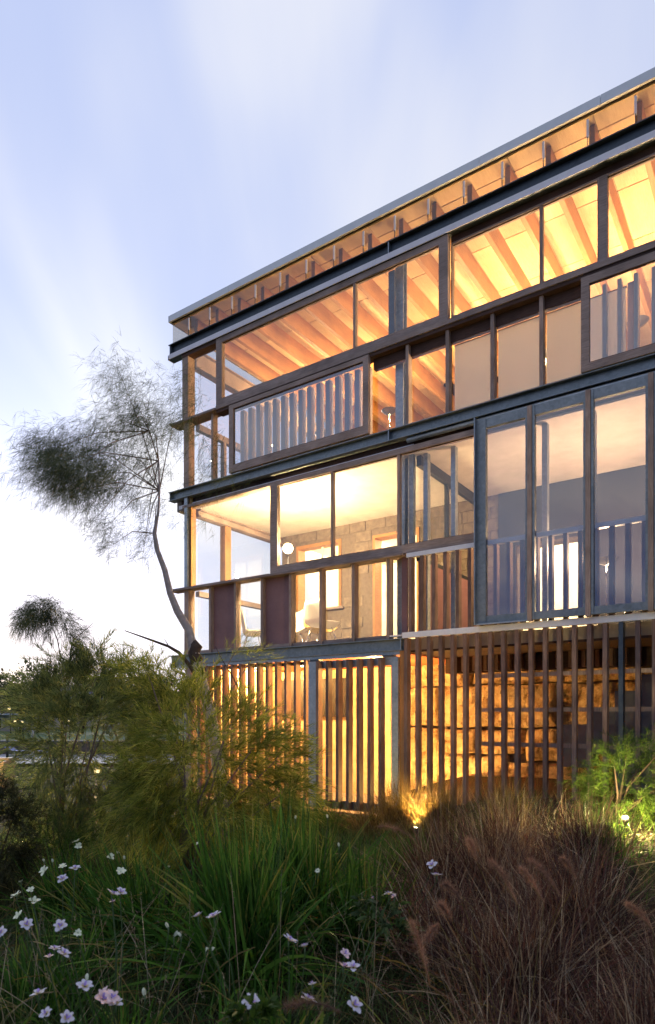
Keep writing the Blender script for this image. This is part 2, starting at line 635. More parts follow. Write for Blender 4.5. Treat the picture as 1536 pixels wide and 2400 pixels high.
# ------------------------------------------------------------------ ground and far setting
def grid(name, x0, x1, y0, y1, nx, ny, zf, mat):
    xs, ys = np.meshgrid(np.linspace(x0, x1, nx), np.linspace(y0, y1, ny))
    v = np.stack([xs, ys, zf(xs, ys)], -1).reshape(-1, 3)
    i = np.arange((nx - 1) * (ny - 1))
    a = (i // (nx - 1)) * nx + i % (nx - 1)
    f = np.stack([a, a + 1, a + nx + 1, a + nx], 1)
    o = link(name, mesh_np(name, v, f, mat, True))
    o['kind'] = 'structure'
    return o


grid('garden_ground', -40, 40, -30, 22, 161, 105, ground_z, M['soil'])
far_flat = MB()
far_flat.poly([(-1500, 22, -0.03), (1500, 22, -0.03), (1500, 1500, -0.03), (-1500, 1500, -0.03)], [(0, 1, 2, 3)])
far_flat.poly([(-1500, -1500, -0.03), (1500, -1500, -0.03), (1500, -30, -0.03), (-1500, -30, -0.03)], [(0, 1, 2, 3)])
far_flat.poly([(-1500, -30, -0.03), (-40, -30, -0.03), (-40, 22, -0.03), (-1500, 22, -0.03)], [(0, 1, 2, 3)])
far_flat.poly([(40, -30, -0.03), (1500, -30, -0.03), (1500, 22, -0.03), (40, 22, -0.03)], [(0, 1, 2, 3)])
far_flat.build('lawn', M['lawn'])['kind'] = 'structure'
MB().box(-40, -4, 20.5, 27.3, -0.2, 0.0).build('paved_terrace', M['pave'])['kind'] = 'structure'


def hill_z(x, y):
    return -0.2 + 7.0 * smooth01(y, 70, 190) + 3 * smooth01(y, 190, 400) + 0.8 * np.sin(x * 0.05) * smooth01(y, 90, 150)


grid('hillside', -420, 300, 66, 420, 90, 50, hill_z, M['hill'])

# ------------------------------------------------------------------ the building (x along the facade, y into it, z up; heights given from eye level)
ANG = math.atan2(-math.cos(math.atan2(2201, 1536)), math.sin(math.atan2(2201, 1536)))
ORG = Vector((-3.084, 12.77, 0))
house = thing('office_building', 'glass and timber building with galvanised steel beams, glowing from inside at dusk', 'building', ORG, ANG)
S_END = 12.0


def P(s, n, z):
    """Building coordinates to the place."""
    c, q = math.cos(ANG), math.sin(ANG)
    return Vector((ORG.x + s * c - n * q, ORG.y + s * q + n * c, z + EYE))


def hb(name, mat, *boxes, parent=None):
    b = MB()
    for x0, x1, y0, y1, z0, z1 in boxes:
        b.box(x0, x1, y0, y1, z0 + EYE, z1 + EYE)
    return b.build(name, M[mat], parent or house)


_shared = {}


def piece(name, mat, x0, x1, y0, y1, z0, z1, parent=None):
    """One of many alike pieces: pieces of one size share their mesh."""
    key = (name, mat, round(x1 - x0, 4), round(y1 - y0, 4), round(z1 - z0, 4))
    if key not in _shared:
        _shared[key] = MB().box(-(x1 - x0) / 2, (x1 - x0) / 2, -(y1 - y0) / 2, (y1 - y0) / 2, -(z1 - z0) / 2, (z1 - z0) / 2).mesh(name, M[mat])
    o = link(name, _shared[key], parent or house, ((x0 + x1) / 2, (y0 + y1) / 2, (z0 + z1) / 2 + EYE))
    if name == 'slat':                                    # timber is never quite straight
        o.rotation_euler = (0, random.gauss(0, 0.0012), random.gauss(0, 0.03))
    return o


def ibeam(b, x0, x1, z0, z1, y0=0.0, y1=0.16, t=0.014):
    ym = (y0 + y1) / 2
    b.box(x0, x1, y0, y1, z1 - t + EYE, z1 + EYE)
    b.box(x0, x1, y0, y1, z0 + EYE, z0 + t + EYE)
    b.box(x0, x1, ym - 0.008, ym + 0.008, z0 + t + EYE, z1 - t + EYE)
    return b


# roof
roof = hb('roof', 'fascia', (-0.005, S_END, 0.03, 9.4, 7.69, 7.79))
k = 0
s = 0.0
while s < S_END - 0.01:
    s1 = min(s + (1.54 if k == 0 else 1.6), S_END)
    piece('fascia_panel', 'fascia', s + 0.003, s1 - 0.003, 0.0, 0.03, 7.68, 7.80, roof)
    s = s1
    k += 1
hb('roof_underlay', 'timber_dark', (0.0, S_END, 0.05, 9.3, 7.681, 7.689), parent=roof)
piece('fascia_panel', 'fascia', -0.03, -0.005, 0.0, 9.4, 7.68, 7.80, roof)
for i in range(11):
    for j in range(8):
        piece('ceiling_panel', 'ply', 0.0 + 1.119 * i + 0.005, 1.119 * (i + 1) - 0.005, max(0.06, 0.36 + 1.2 * (j - 1)) + 0.009, 0.36 + 1.2 * j - 0.009, 7.66, 7.68, roof)
for i in range(21):
    x = 0.515 + 0.5595 * i
    piece('rafter', 'timber_honey', x - 0.036, x + 0.036, 0.22, 9.0, 7.34, 7.657)
    piece('glass_bracket', 'flashing', x - 0.022, x + 0.004, 0.03, 0.055, 7.37, 7.6)
    piece('bracket_bolt', 'galv_dark', x - 0.012, x - 0.004, 0.02, 0.032, 7.26, 7.37)
for i in range(21):                                     # frameless glass strip under the roof
    x = 0.515 + 0.5595 * i
    piece('pane', 'glass_strip', x - 0.5595 + 0.006 if i else 0.03, x - 0.004, 0.06, 0.07, 7.238, 7.66)
piece('pane', 'glass_strip', 0.02, 0.03, 0.07, 9.0, 7.238, 7.66)

# steel floor beams, each with flange stiffeners
b3 = ibeam(MB(), -0.03, S_END, 6.95, 7.237)
beam_top = b3.build('steel_beam', M['galv_dark'], house)
s = 0.0
for s1 in (4.885, 9.7, S_END):
    piece('flashing', 'flashing', s + 0.002, s1 - 0.002, -0.012, 0.0, 6.945, 7.035)
    s = s1
piece('flashing', 'flashing', -0.042, -0.03, 0.0, 0.16, 6.945, 7.035)
beam_mid = ibeam(MB(), -0.03, S_END, 4.185, 4.362).build('steel_beam', M['galv_beam'], house)
beam_low = ibeam(MB(), -0.02, 5.13, 0.985, 1.172).build('steel_beam', M['galv_beam'], house)
for be, z0, z1 in ((beam_top, 7.0, 7.22), (beam_mid, 4.2, 4.347)):
    for x in (0.0, 4.88, 9.7):
        piece('stiffener', 'galv', x, x + 0.014, 0.004, 0.07, z0, z1, be)
piece('stiffener', 'galv', 5.09, 5.104, 0.004, 0.07, 1.0, 1.157, beam_low)
piece('bolt', 'galv_dark', 5.07, 5.088, 0.05, 0.072, 1.05, 1.07, beam_low)
hb('flashing', 'flashing', (0.16, 5.27, 0.1, 0.112, 4.015, 4.085))
hb('flashing', 'galv', (-0.01, 5.12, 0.04, 0.055, 0.925, 0.983))
tb = MB().tube([(5.19, 0.05, 4.135 + EYE), (S_END, 0.05, 4.135 + EYE)], 0.036, 12)
tb.build('sliding_track', M['galv'], house, smooth=True)
for x in (5.3, 6.2, 7.1, 8.0, 8.9, 9.8):
    piece('track_hanger', 'galv_dark', x, x + 0.03, 0.04, 0.06, 4.165, 4.187)

# end beams running back from the corner
ibeam(MB(), 0, 0, 0, 0)
for z0, z1, s0 in ((6.7, 7.05, 0.42), (3.83, 3.97, 0.48)):
    b = MB()
    b.box(s0, s0 + 0.17, 0.22, 9.0 if z0 > 5 else 3.0, z1 - 0.02 + EYE, z1 + EYE)
    b.box(s0, s0 + 0.17, 0.22, 9.0 if z0 > 5 else 3.0, z0 + EYE, z0 + 0.02 + EYE)
    b.box(s0 + 0.04, s0 + 0.1, 0.22, 9.0 if z0 > 5 else 3.0, z0 + 0.02 + EYE, z1 - 0.02 + EYE)
    b.build('end_beam', M['timber_along'], house)
hb('end_beam', 'timber_along', (0.5, 0.6, 0.22, 9.0, 5.5, 5.62))
hb('end_beam', 'timber_along', (0.5, 0.6, 0.22, 2.74, 2.3, 2.4))
for y in (0.9, 2.0, 3.4, 5.0, 7.0):
    piece('post', 'timber_up', 0.5, 0.6, y, y + 0.07, 4.38, 5.5)
piece('post', 'timber_honey', 0.46, 0.6, 0.93, 1.1, 1.19, 3.83)
for z0, z1, y1 in ((4.38, 5.5, 9.0), (5.62, 6.7, 9.0), (1.19, 2.3, 2.74), (2.4, 3.83, 2.74)):
    piece('pane', 'glass', 0.54, 0.548, 0.24, y1, z0, z1)

# corner posts
hb('post', 'timber_up', (0.33, 0.49, 0.03, 0.21, 5.67, 6.95))
hb('post', 'timber_up', (0.36, 0.5, 0.04, 0.19, 4.364, 5.63))
hb('post', 'galv', (0.385, 0.47, 0.03, 0.08, 2.455, 4.185))
hb('post', 'timber_honey', (0.385, 0.52, 0.082, 0.21, 2.455, 4.185))
hb('post', 'timber_up', (0.385, 0.5, 0.03, 0.2, 1.174, 2.42))
hb('post', 'timber_up', (0.42, 0.56, 0.04, 0.2, -1.56, 0.98))

# upper storey: heads, frames, panes
hb('head', 'timber_dark', (0.33, 1.24, 0.02, 0.2, 6.88, 6.948))
hb('head', 'timber_dark', (5.87, S_END, 0.11, 0.2, 6.86, 6.948))


def window(x0, x1, z0, z1, y0, y1, stile, top, bot, fmat, mulls=(), gmat='glass', stile_r=None, mw=0.04):
    """A framed window: frame with mullions as one joinery piece, each pane a piece of its own."""
    sr = stile if stile_r is None else stile_r
    b = [(x0, x0 + stile, y0, y1, z0, z1), (x1 - sr, x1, y0, y1, z0, z1),
         (x0 + stile, x1 - sr, y0 + 0.002, y1 - 0.002, z1 - top, z1 - 0.001), (x0 + stile, x1 - sr, y0 + 0.002, y1 - 0.002, z0 + 0.001, z0 + bot)]
    f = hb('window', fmat, *b)
    xs = [x0 + stile] + [q for m_ in mulls for q in (m_ - mw / 2, m_ + mw / 2)] + [x1 - sr]
    ym = (y0 + y1) / 2
    for m_ in mulls:
        piece('mullion', 'timber_up', m_ - mw / 2, m_ + mw / 2, y0 + 0.008, y1 - 0.008, z0 + bot, z1 - top, f)
    for a, c in zip(xs[::2], xs[1::2]):
        piece('pane', gmat, a, c, ym - 0.004, ym + 0.004, z0 + bot, z1 - top, f)
    # shadow gap bead round the glass
    piece('bead', 'timber_dark', x0 + stile, x1 - sr, ym - 0.018, ym - 0.006, z0 + bot, z0 + bot + 0.012, f)
    piece('bead', 'timber_dark', x0 + stile, x1 - sr, ym - 0.018, ym - 0.006, z1 - top - 0.012, z1 - top, f)
    return f


window(1.245, 5.862, 5.705, 6.94, 0.015, 0.1, 0.145, 0.1, 0.11, 'timber_along', (4.26,), mw=0.045)
window(5.87, 7.9, 5.705, 6.86, 0.11, 0.19, 0.02, 0.03, 0.09, 'timber_along', (7.165,), mw=0.045)
window(7.9, 10.0, 5.705, 6.86, 0.11, 0.19, 0.1, 0.03, 0.09, 'timber_along', (9.2,), mw=0.045)
window(10.0, S_END, 5.705, 6.86, 0.11, 0.19, 0.1, 0.03, 0.09, 'timber_along')
piece('post', 'galv_dark', 7.86, 7.94, 0.2, 0.3, 5.7, 6.94)
piece('pane', 'glass', 0.6, 1.24, 0.1, 0.108, 5.67, 6.88)
hb('column', 'galv', (4.88, 5.02, 0.24, 0.25, 4.2, 7.23), (4.88, 5.02, 0.35, 0.36, 4.2, 7.23), (4.943, 4.957, 0.25, 0.35, 4.2, 7.23))
hb('column', 'galv_dark', (4.83, 4.93, 0.11, 0.16, 5.72, 6.84))

# transom between the two rows of windows
hb('ledge', 'timber_along', (0.03, 1.24, -0.02, 0.25, 5.63, 5.668))
hb('transom', 'timber_along', (1.245, S_END, 0.0, 0.2, 5.635, 5.7))
hb('transom', 'timber_dark', (1.245, S_END, 0.02, 0.2, 5.58, 5.632))
hb('head', 'timber_dark', (4.56, 7.7, 0.12, 0.2, 5.42, 5.579))

# lower row of the upper storey
for x in (1.085, 5.16, 5.81, 6.485, 7.16):
    piece('mullion', 'timber_up', x, x + 0.05, 0.05, 0.17, 4.364, 5.63 if x < 1.2 else 5.578)
for a, c in ((0.55, 1.085), (1.135, 1.6)):
    piece('pane', 'glass', a, c, 0.12, 0.128, 4.364, 5.63)
for a, c in ((4.56, 5.16), (5.21, 5.81), (5.86, 6.485), (6.535, 7.16), (7.21, 7.71)):
    piece('pane', 'glass', a, c, 0.13, 0.138, 4.364, 5.42)
    piece('sill', 'timber_along', a, c, 0.1, 0.16, 4.364, 4.385)
window(1.6, 4.545, 4.385, 5.605, -0.02, 0.045, 0.1, 0.075, 0.13, 'timber_along', gmat='glass_slide')
window(7.71, 10.4, 4.37, 5.575, -0.02, 0.045, 0.1, 0.1, 0.1, 'timber_along', (9.1,), gmat='glass_slide')
for i in range(15):
    x = 1.68 + 0.19 * i
    piece('slat', 'slat_sheen', x, x + 0.085, 0.2, 0.31, 4.364, 5.57)
for x in (7.93, 8.11, 8.3, 8.5, 8.7, 8.9):
    piece('mullion', 'slat_sheen', x, x + 0.045, 0.15, 0.25, 4.364, 5.5)
hb('infill_panel', 'panel', (8.2, 8.34, 0.3, 0.32, 4.364, 5.5))

# upper room: floor, back and side walls
hb('floor_slab', 'floor', (0.0, S_END, 0.2, 9.2, 4.02, 4.184), (0.0, S_END, 0.2, 9.2, 4.186, 4.36))
hb('inner_wall', 'ply', (0.6, S_END, 9.0, 9.2, 4.36, 7.657), (S_END - 0.1, S_END, 0.2, 9.0, 4.36, 7.657))
for x, y in ((4.35, 5.6), (5.55, 5.9), (3.4, 5.2)):
    f = hb('skylight', 'board', (x, x + 0.34, y, y + 0.7, 7.6, 7.655))
    piece('skylight_frame', 'gutter', x + 0.345, x + 0.4, y, y + 0.7, 7.62, 7.655, f)

# middle storey
hb('light_stop', 'timber_dark', (0.2, S_END, 0.135, 0.2, 4.042, 4.183))  # unseen board added to stop lamp light leaking up behind the head
hb('head', 'timber_along', (0.33, 2.53, 0.03, 0.2, 3.985, 4.04))
window(2.54, 6.42, 2.44, 4.035, 0.015, 0.1, 0.155, 0.085, 0.13, 'timber_along', (3.83, 5.05), mw=0.045)
piece('pane', 'glass', 0.55, 2.54, 0.09, 0.098, 2.455, 3.985)
hb('ledge', 'timber_along', (0.03, 5.145, -0.045, 0.2, 2.405, 2.438), (0.03, 2.535, -0.02, 0.2, 2.4385, 2.455))
hb('column', 'galv', (4.93, 5.06, 0.2, 0.21, 1.18, 4.18), (4.93, 5.06, 0.32, 0.33, 1.18, 4.18), (4.988, 5.002, 0.21, 0.32, 1.18, 4.18))
hb('column', 'galv', (5.12, 5.2, 0.22, 0.3, 2.45, 4.0))
for x in (5.33, 5.78, 7.12, 7.74):
    piece('inner_post', 'galv', x, x + 0.07, 0.3, 0.4, 1.2, 4.0)
for i in range(7):
    x = 1.055 + 0.6315 * i
    piece('mullion', 'timber_up', x, x + 0.05, 0.02, 0.15, 1.174, 2.403)
edges = [0.52] + [q for i in range(7) for q in (1.055 + 0.6315 * i, 1.105 + 0.6315 * i)]
for i, (a, c) in enumerate(zip(edges[::2], edges[1::2])):
    piece('sill', 'timber_along', a, c, 0.06, 0.14, 1.174, 1.235)
    if i in (1, 3):
        piece('infill_panel', 'panel', a, c, 0.1, 0.12, 1.235, 2.403)
    else:
        piece('pane', 'glass', a, c, 0.11, 0.118, 1.235, 2.403)
hb('infill_panel', 'panel', (5.065, 5.16, 0.1, 0.12, 1.235, 2.403))
hb('sill', 'flashing', (4.9, 5.1, 0.02, 0.12, 1.2, 1.225))

# balustrade and sliding windows of the open gallery
hb('balustrade_rail', 'white_steel', (5.2, S_END, -0.005, 0.07, 2.365, 2.43))
hb('balustrade_rail', 'white_steel', (5.135, S_END, -0.015, 0.055, 1.165, 1.248))
for i in range(36):
    x = 5.236 + 0.187 * i
    piece('slat', 'slat', x, x + 0.05, 0.0, 0.11, 1.249, 2.364)
for i, (x0, x1) in enumerate(((6.345, 7.05), (7.115, 7.785), (7.85, 8.5), (8.565, 9.25))):
    y0, y1 = -0.09, -0.03
    st = 0.13 if i == 0 else 0.03
    f = hb('sliding_window', 'galv_beam', (x0, x0 + st, y0 - 0.01, y1, 1.27, 4.085), (x1 - 0.03, x1, y0, y1, 1.27, 4.085),
           (x0 + st, x1 - 0.03, y0 + 0.002, y1 - 0.002, 3.955, 4.084), (x0 + st, x1 - 0.03, y0 + 0.002, y1 - 0.002, 1.271, 1.37))
    piece('pane', 'glass_slide', x0 + st, x1 - 0.03, -0.062, -0.054, 1.37, 3.955, f)
    piece('mullion', 'timber_up', x1, x1 + 0.06, -0.11, -0.02, 1.25, 4.09, f)
    if i == 0:
        piece('edge_flange', 'galv', x0 - 0.012, x0 - 0.001, -0.17, -0.02, 1.25, 4.1, f)
        piece('edge_flange', 'galv', x0, x1, -0.13, -0.102, 1.25, 1.268, f)

# middle room: floor, ceiling, masonry back wall with two lit openings
hb('floor_slab', 'floor', (0.0, 5.15, 0.2, 6.5, 0.985, 1.17), (5.15, S_END, 0.2, 6.5, 1.0, 1.17))
hb('ceiling', 'plaster', (0.35, S_END, 0.21, 2.8, 3.99, 4.018))
hb('inner_wall', 'white_wall', (S_END - 0.1, S_END, 0.2, 6.5, 1.17, 4.0), (0.3, S_END - 0.1, 6.3, 6.5, 1.17, 4.0), (0.3, 0.45, 3.3, 6.3, 1.17, 4.0))
hb('ceiling', 'white_wall', (0.3, S_END, 3.05, 6.5, 3.99, 4.018))
YB = 2.75
OPEN = ((1.02, 2.2, 2.3, 3.72), (2.98, 4.02, 1.17, 3.66), (5.95, 7.3, 1.17, 3.0))
xs = [0.6, 1.02, 2.2, 2.98, 4.02, 5.95, 7.3, S_END - 0.1]
wall_boxes = []
for a, c in zip(xs[:-1], xs[1:]):
    z = 1.17
    for o0, o1, z0, z1 in OPEN:
        if abs(o0 - a) < 1e-6:
            if z0 > 1.18:
                wall_boxes.append((a, c, YB, 3.05, 1.17, z0))
            z = z1
    wall_boxes.append((a, c, YB, 3.05, z, 3.985))
back = hb('back_wall', 'mortar', *wall_boxes)
rb = random.Random(5)
row = 0
z = 1.18
while z < 3.9:
    x = 0.62 + (0.24 if row % 2 else 0.0)
    while x < 5.6:
        w = rb.choice((0.36, 0.46, 0.54))
        ok = x + w < 9.3 and all(not (x < o1 + 0.03 and x + w > o0 - 0.03 and z < z1 + 0.03 and z + 0.2 > z0 - 0.06) for o0, o1, z0, z1 in OPEN)
        if ok:
            d = rb.choice((0.012, 0.018, 0.024))
            piece('brick', 'brick', x, x + w, YB - d, YB + 0.02, z, z + 0.2, back)
        x += w + 0.018
    z += 0.218
    row += 1
for o0, o1, z0, z1 in OPEN[:1]:
    f = hb('window', 'timber_honey', (o0, o0 + 0.06, YB - 0.03, YB + 0.2, z0, z1), (o1 - 0.06, o1, YB - 0.03, YB + 0.2, z0, z1), (o0 + 0.06, o1 - 0.06, YB - 0.028, YB + 0.198, z1 - 0.07, z1 - 0.002))
    piece('window_sill', 'timber_along', o0 - 0.08, o1 + 0.08, YB - 0.08, YB + 0.25, z0 - 0.05, z0 - 0.002, f)
    piece('mullion', 'white_wall', 1.62, 1.66, YB + 0.08, YB + 0.12, z0, z1 - 0.07, f)
f = hb('doorway', 'timber_honey', (2.98, 3.03, YB - 0.03, YB + 0.25, 1.17, 3.66), (3.97, 4.02, YB - 0.03, YB + 0.25, 1.17, 3.66), (3.03, 3.97, YB - 0.028, YB + 0.248, 3.6, 3.658))
hb('wall_shade_sheet', 'shade', (5.62, 5.93, YB - 0.05, YB - 0.028, 1.18, 3.985), (7.32, S_END - 0.1, YB - 0.05, YB - 0.028, 1.18, 3.985), (5.93, 7.32, YB - 0.05, YB - 0.028, 3.02, 3.985))  # dark sheet added over the back wall; its colour stands in for shade
# glazed partition running back from the steel column, solid panel added below to block lamp light
hb('partition_blocker', 'panel', (5.22, 5.27, 0.35, 2.68, 1.18, 2.38))
hb('partition_rail', 'galv_dark', (5.2, 5.28, 0.32, 2.7, 3.83, 3.985))
hb('partition_rail', 'galv_dark', (5.2, 5.28, 0.32, 2.7, 2.38, 2.44))
hb('partition_post', 'galv_dark', (5.21, 5.27, 1.3, 1.38, 2.44, 3.83))
hb('pane', 'glass', (5.238, 5.244, 0.35, 1.3, 2.44, 3.83))
hb('pane', 'glass', (5.238, 5.244, 1.38, 2.68, 2.44, 3.83))
# end partition in the middle room: timber with a rail
hb('cupboard', 'ply', (0.62, 0.9, 2.2, 2.7, 1.18, 2.0))
hb('cupboard_top', 'timber_honey', (0.6, 0.95, 2.1, 2.72, 2.0, 2.12))

# ground storey
hb('floor_slab', 'floor', (0.3, S_END, 0.12, 6.5, -1.7, -1.56))
hb('soffit', 'orange', (0.3, 5.15, 0.2, 2.6, 0.945, 0.983))
hb('soffit', 'timber_dark', (5.16, S_END, 0.2, 2.6, 0.965, 0.998))
hb('inner_wall', 'amber_wall', (0.58, 3.6, 2.35, 2.5, -1.56, 0.944), (0.58, 0.7, 0.3, 2.35, -1.56, 0.944))
for i in range(13):
    x = 0.76 + 0.2075 * i
    if x < 3.36:
        piece('slat', 'slat', x, x + 0.05, 0.03, 0.165, -1.5, 0.935)
hb('slat_rail', 'galv_dark', (0.56, 3.36, 0.17, 0.2, 0.86, 0.92))
hb('slat_rail', 'galv_dark', (0.56, 3.36, 0.17, 0.2, -1.45, -1.39))
gate = hb('sliding_gate', 'galv', (3.38, 3.55, -0.005, 0.07, -1.5, 0.895), (4.945, 5.06, -0.005, 0.07, -1.5, 0.895), (3.55, 4.945, 0.012, 0.068, 0.77, 0.894), (3.55, 4.945, 0.012, 0.068, -1.5, -1.36))
for i in range(7):
    x = 3.605 + 0.195 * i
    piece('slat', 'slat', x, x + 0.052, -0.11, 0.01, -1.48, 0.885, gate)
piece('gate_roller', 'galv_dark', 3.42, 3.6, -0.02, 0.09, 0.897, 0.925, gate)
piece('gate_roller', 'galv_dark', 4.8, 4.98, -0.02, 0.09, 0.897, 0.925, gate)
hb('post', 'timber_honey', (5.07, 5.14, 0.03, 0.2, -1.56, 0.98))
for i in range(37):
    x = 5.161 + 0.187 * i
    piece('slat', 'galv_dark' if i == 16 else 'slat', x, x + 0.052, 0.0, 0.105, -1.4, 1.163)
for z in (0.53, 0.055, -0.42):
    hb('slat_rail', 'timber_up', (6.28, S_END, 0.11, 0.155, z, z + 0.055))
for i in range(34):
    x = 5.35 + 0.187 * i
    piece('inner_slat', 'slat', x, x + 0.05, 1.25, 1.36, 0.72, 0.962)
hb('inner_beam', 'timber_dark', (5.2, S_END, 1.37, 1.5, 0.7, 0.962))

# ------------------------------------------------------------------ things inside and behind the screen
rockwall = thing('sandstone_wall', 'rough amber lit sandstone retaining wall behind the timber slats', 'wall', P(3.7, 2.6, -1.6), ANG)


def stone_mesh(w, h, d, seed, rough):
    """A weathered block: a rounded, noise-worn box."""
    r = np.random.default_rng(seed)
    nx, nz = max(6, int(w / 0.06)), max(6, int(h / 0.06))
    xs, zs = np.meshgrid(np.linspace(0, 1, nx), np.linspace(0, 1, nz))
    ed = np.minimum(np.minimum(xs, 1 - xs) * w, np.minimum(zs, 1 - zs) * h)
    y = -d * (0.55 + 0.45 * smooth01(ed, 0, 0.09))
    ph = r.uniform(0, 9, 6)
    y = y - rough * (np.sin(xs * w * 4 + ph[0]) * np.cos(zs * h * 5 + ph[1]) + 0.6 * np.sin(xs * w * 11 + ph[2]) * np.sin(zs * h * 9 + ph[3])) + r.normal(size=xs.shape) * rough * 0.5
    jx = (r.normal(size=xs.shape) * 0.012) * ((xs > 0) & (xs < 1)) + np.sin(zs * h * 7 + ph[4]) * 0.012
    jz = np.sin(xs * w * 6 + ph[5]) * 0.014
    front = np.stack([xs * w + jx, y, zs * h + jz], -1).reshape(-1, 3)
    v = front.copy()
    i = np.arange((nx - 1) * (nz - 1))
    a = (i // (nx - 1)) * nx + i % (nx - 1)
    f = np.stack([a, a + 1, a + nx + 1, a + nx], 1)
    # skirt back into the wall
    loop = list(range(nx)) + [nx * (q + 1) - 1 for q in range(1, nz)] + [nx * nz - 1 - q for q in range(1, nx)] + [nx * (nz - 1 - q) for q in range(1, nz - 1)]
    sk = front[loop].copy()
    sk[:, 1] = 0.25
    b = len(v)
    v = np.concatenate([v, sk])
    m_ = len(loop)
    g = np.array([[loop[q], b + q, b + (q + 1) % m_, loop[(q + 1) % m_]] for q in range(m_)])
    return mesh_np('stone', v, np.concatenate([f, g]), M['rock'])


rs = random.Random(11)
STONES = ((-0.4, 0, 1.3, 1.38), (0.9, 0, 1.25, 0.9), (2.15, 0, 1.6, 0.8), (0.92, 0.92, 0.66, 0.45), (1.6, 0.93, 0.88, 0.44), (2.5, 0.83, 0.6, 0.54), (3.12, 0.82, 1.5, 0.54), (3.76, 0, 1.6, 0.8), (4.64, 0.82, 1.4, 0.56), (5.38, 0, 1.6, 0.8),
          (-0.4, 1.41, 1.22, 0.72), (0.87, 1.4, 2.18, 0.75), (3.07, 1.38, 1.7, 0.77), (4.79, 1.39, 2.2, 0.77), (-0.4, 2.15, 1.9, 0.48), (1.52, 2.17, 1.58, 0.47), (3.12, 2.17, 1.98, 0.49), (5.12, 2.18, 2.0, 0.48))
for sd, (x, z0, w, h) in enumerate(STONES):
    link('stone', stone_mesh(w - rs.uniform(0.005, 0.03), h - rs.uniform(0.0, 0.02), rs.uniform(0.05, 0.2), sd + 1, 0.036), rockwall, (x, rs.uniform(-0.05, 0.05), z0))
link('wall_core', MB().box(-0.4, 8.4, 0.12, 0.6, 0, 2.55).mesh('wall_core', M['mortar']), rockwall)

stair = thing('concrete_stair', 'stepped blue grey concrete blocks rising behind the slat screen', 'stair', P(7.15, 1.2, -1.55), ANG)
for i, (x0, x1, z1) in enumerate(((0.0, 0.36, 1.42), (0.36, 0.72, 1.62), (0.72, 1.06, 1.9), (1.06, 1.5, 2.12), (1.5, 4.4, 2.3))):
    link('step', MB().box(x0, x1 - 0.006, 0.02 * (i % 2), 0.7, z1 - 0.62 if i < 2 else 0.0, z1).mesh('step', M['concrete']), stair)

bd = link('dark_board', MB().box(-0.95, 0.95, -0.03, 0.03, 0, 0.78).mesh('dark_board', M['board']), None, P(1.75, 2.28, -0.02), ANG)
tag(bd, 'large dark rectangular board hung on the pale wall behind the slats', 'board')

names = (('pale roller blind drawn down beside the bare pine ceiling window', 5.87, 6.5), ('pale roller blind drawn down in the middle pane of three', 6.53, 7.17), ('wide pale roller blind drawn down next to and behind the framed sliding window', 7.2, 8.19))
for lab, a, c in names:
    t = thing('roller_blind', lab, 'blind', P(a, 0.24, 5.44), ANG, 'roller blinds behind the upper windows')
    link('cloth', MB().box(0, c - a, 0, 0.003, -1.06, -0.02).mesh('cloth', M['blind']), t)
    link('roller_tube', MB().tube([(-0.01, 0.02, -0.01), (c - a + 0.01, 0.02, -0.01)], 0.018, 8).mesh('roller_tube', M['timber_honey'], True), t)
    link('hem_bar', MB().box(0, c - a, -0.004, 0.008, -1.075, -1.06).mesh('hem_bar', M['timber_honey']), t)


def shell_chair(lab, s, n, rz, mat):
    t = thing('shell_chair', lab, 'chair', P(s, n, 1.17), ANG + rz, 'moulded chairs in the middle room')
    us, ws = np.meshgrid(np.linspace(-1, 1, 13), np.linspace(0, 1, 12))
    z = np.where(ws < 0.5, 0.44 - 0.02 * np.cos(us * 1.4) + 0.03 * us ** 2, 0.44 + (ws - 0.5) * 0.86)
    y = np.where(ws < 0.5, -0.24 + ws * 0.84, 0.18 + (ws - 0.5) * 0.22 - 0.12 * us ** 2 * (ws - 0.3))
    rad = 0.27 * np.sqrt(np.clip(1 - ((ws - 0.45) / 0.62) ** 4, 0.05, 1))
    v = np.stack([us * rad, y, z + 0.05 * us ** 2], -1).reshape(-1, 3)
    i = np.arange(12 * 11)
    a = (i // 12) * 13 + i % 12
    me = mesh_np('shell', v, np.stack([a, a + 1, a + 14, a + 13], 1), M[mat], True)
    o = link('shell', me, t)
    so = o.modifiers.new('thick', 'SOLIDIFY')
    so.thickness = 0.012
    for sx in (-1, 1):
        for sy in (-1, 1):
            link('leg', MB().tube([(sx * 0.14, sy * 0.12, 0.42), (sx * 0.24, sy * 0.24, 0.0)], 0.009, 6).mesh('leg', M['chrome'], True), t)
    return t


shell_chair('white moulded shell chair turned away, behind the pane beside the red brown panel', 1.15, 1.15, 2.4, 'shell')
shell_chair('white moulded shell chair seen low through the middle small pane', 2.05, 1.3, 0.6, 'shell')
shell_chair('large white moulded shell chair nearest the glass by the slim mullions', 3.0, 0.9, 2.9, 'shell')
shell_chair('mustard yellow moulded chair low between two timber mullions', 2.55, 1.5, 1.2, 'shell_y')


def lamp_point(loc, energy, col, radius=0.06, parent=None):
    d = bpy.data.lights.new('lamp', 'POINT')
    d.energy = energy
    d.color = col
    d.shadow_soft_size = radius
    return link('lamp', d, parent, loc)


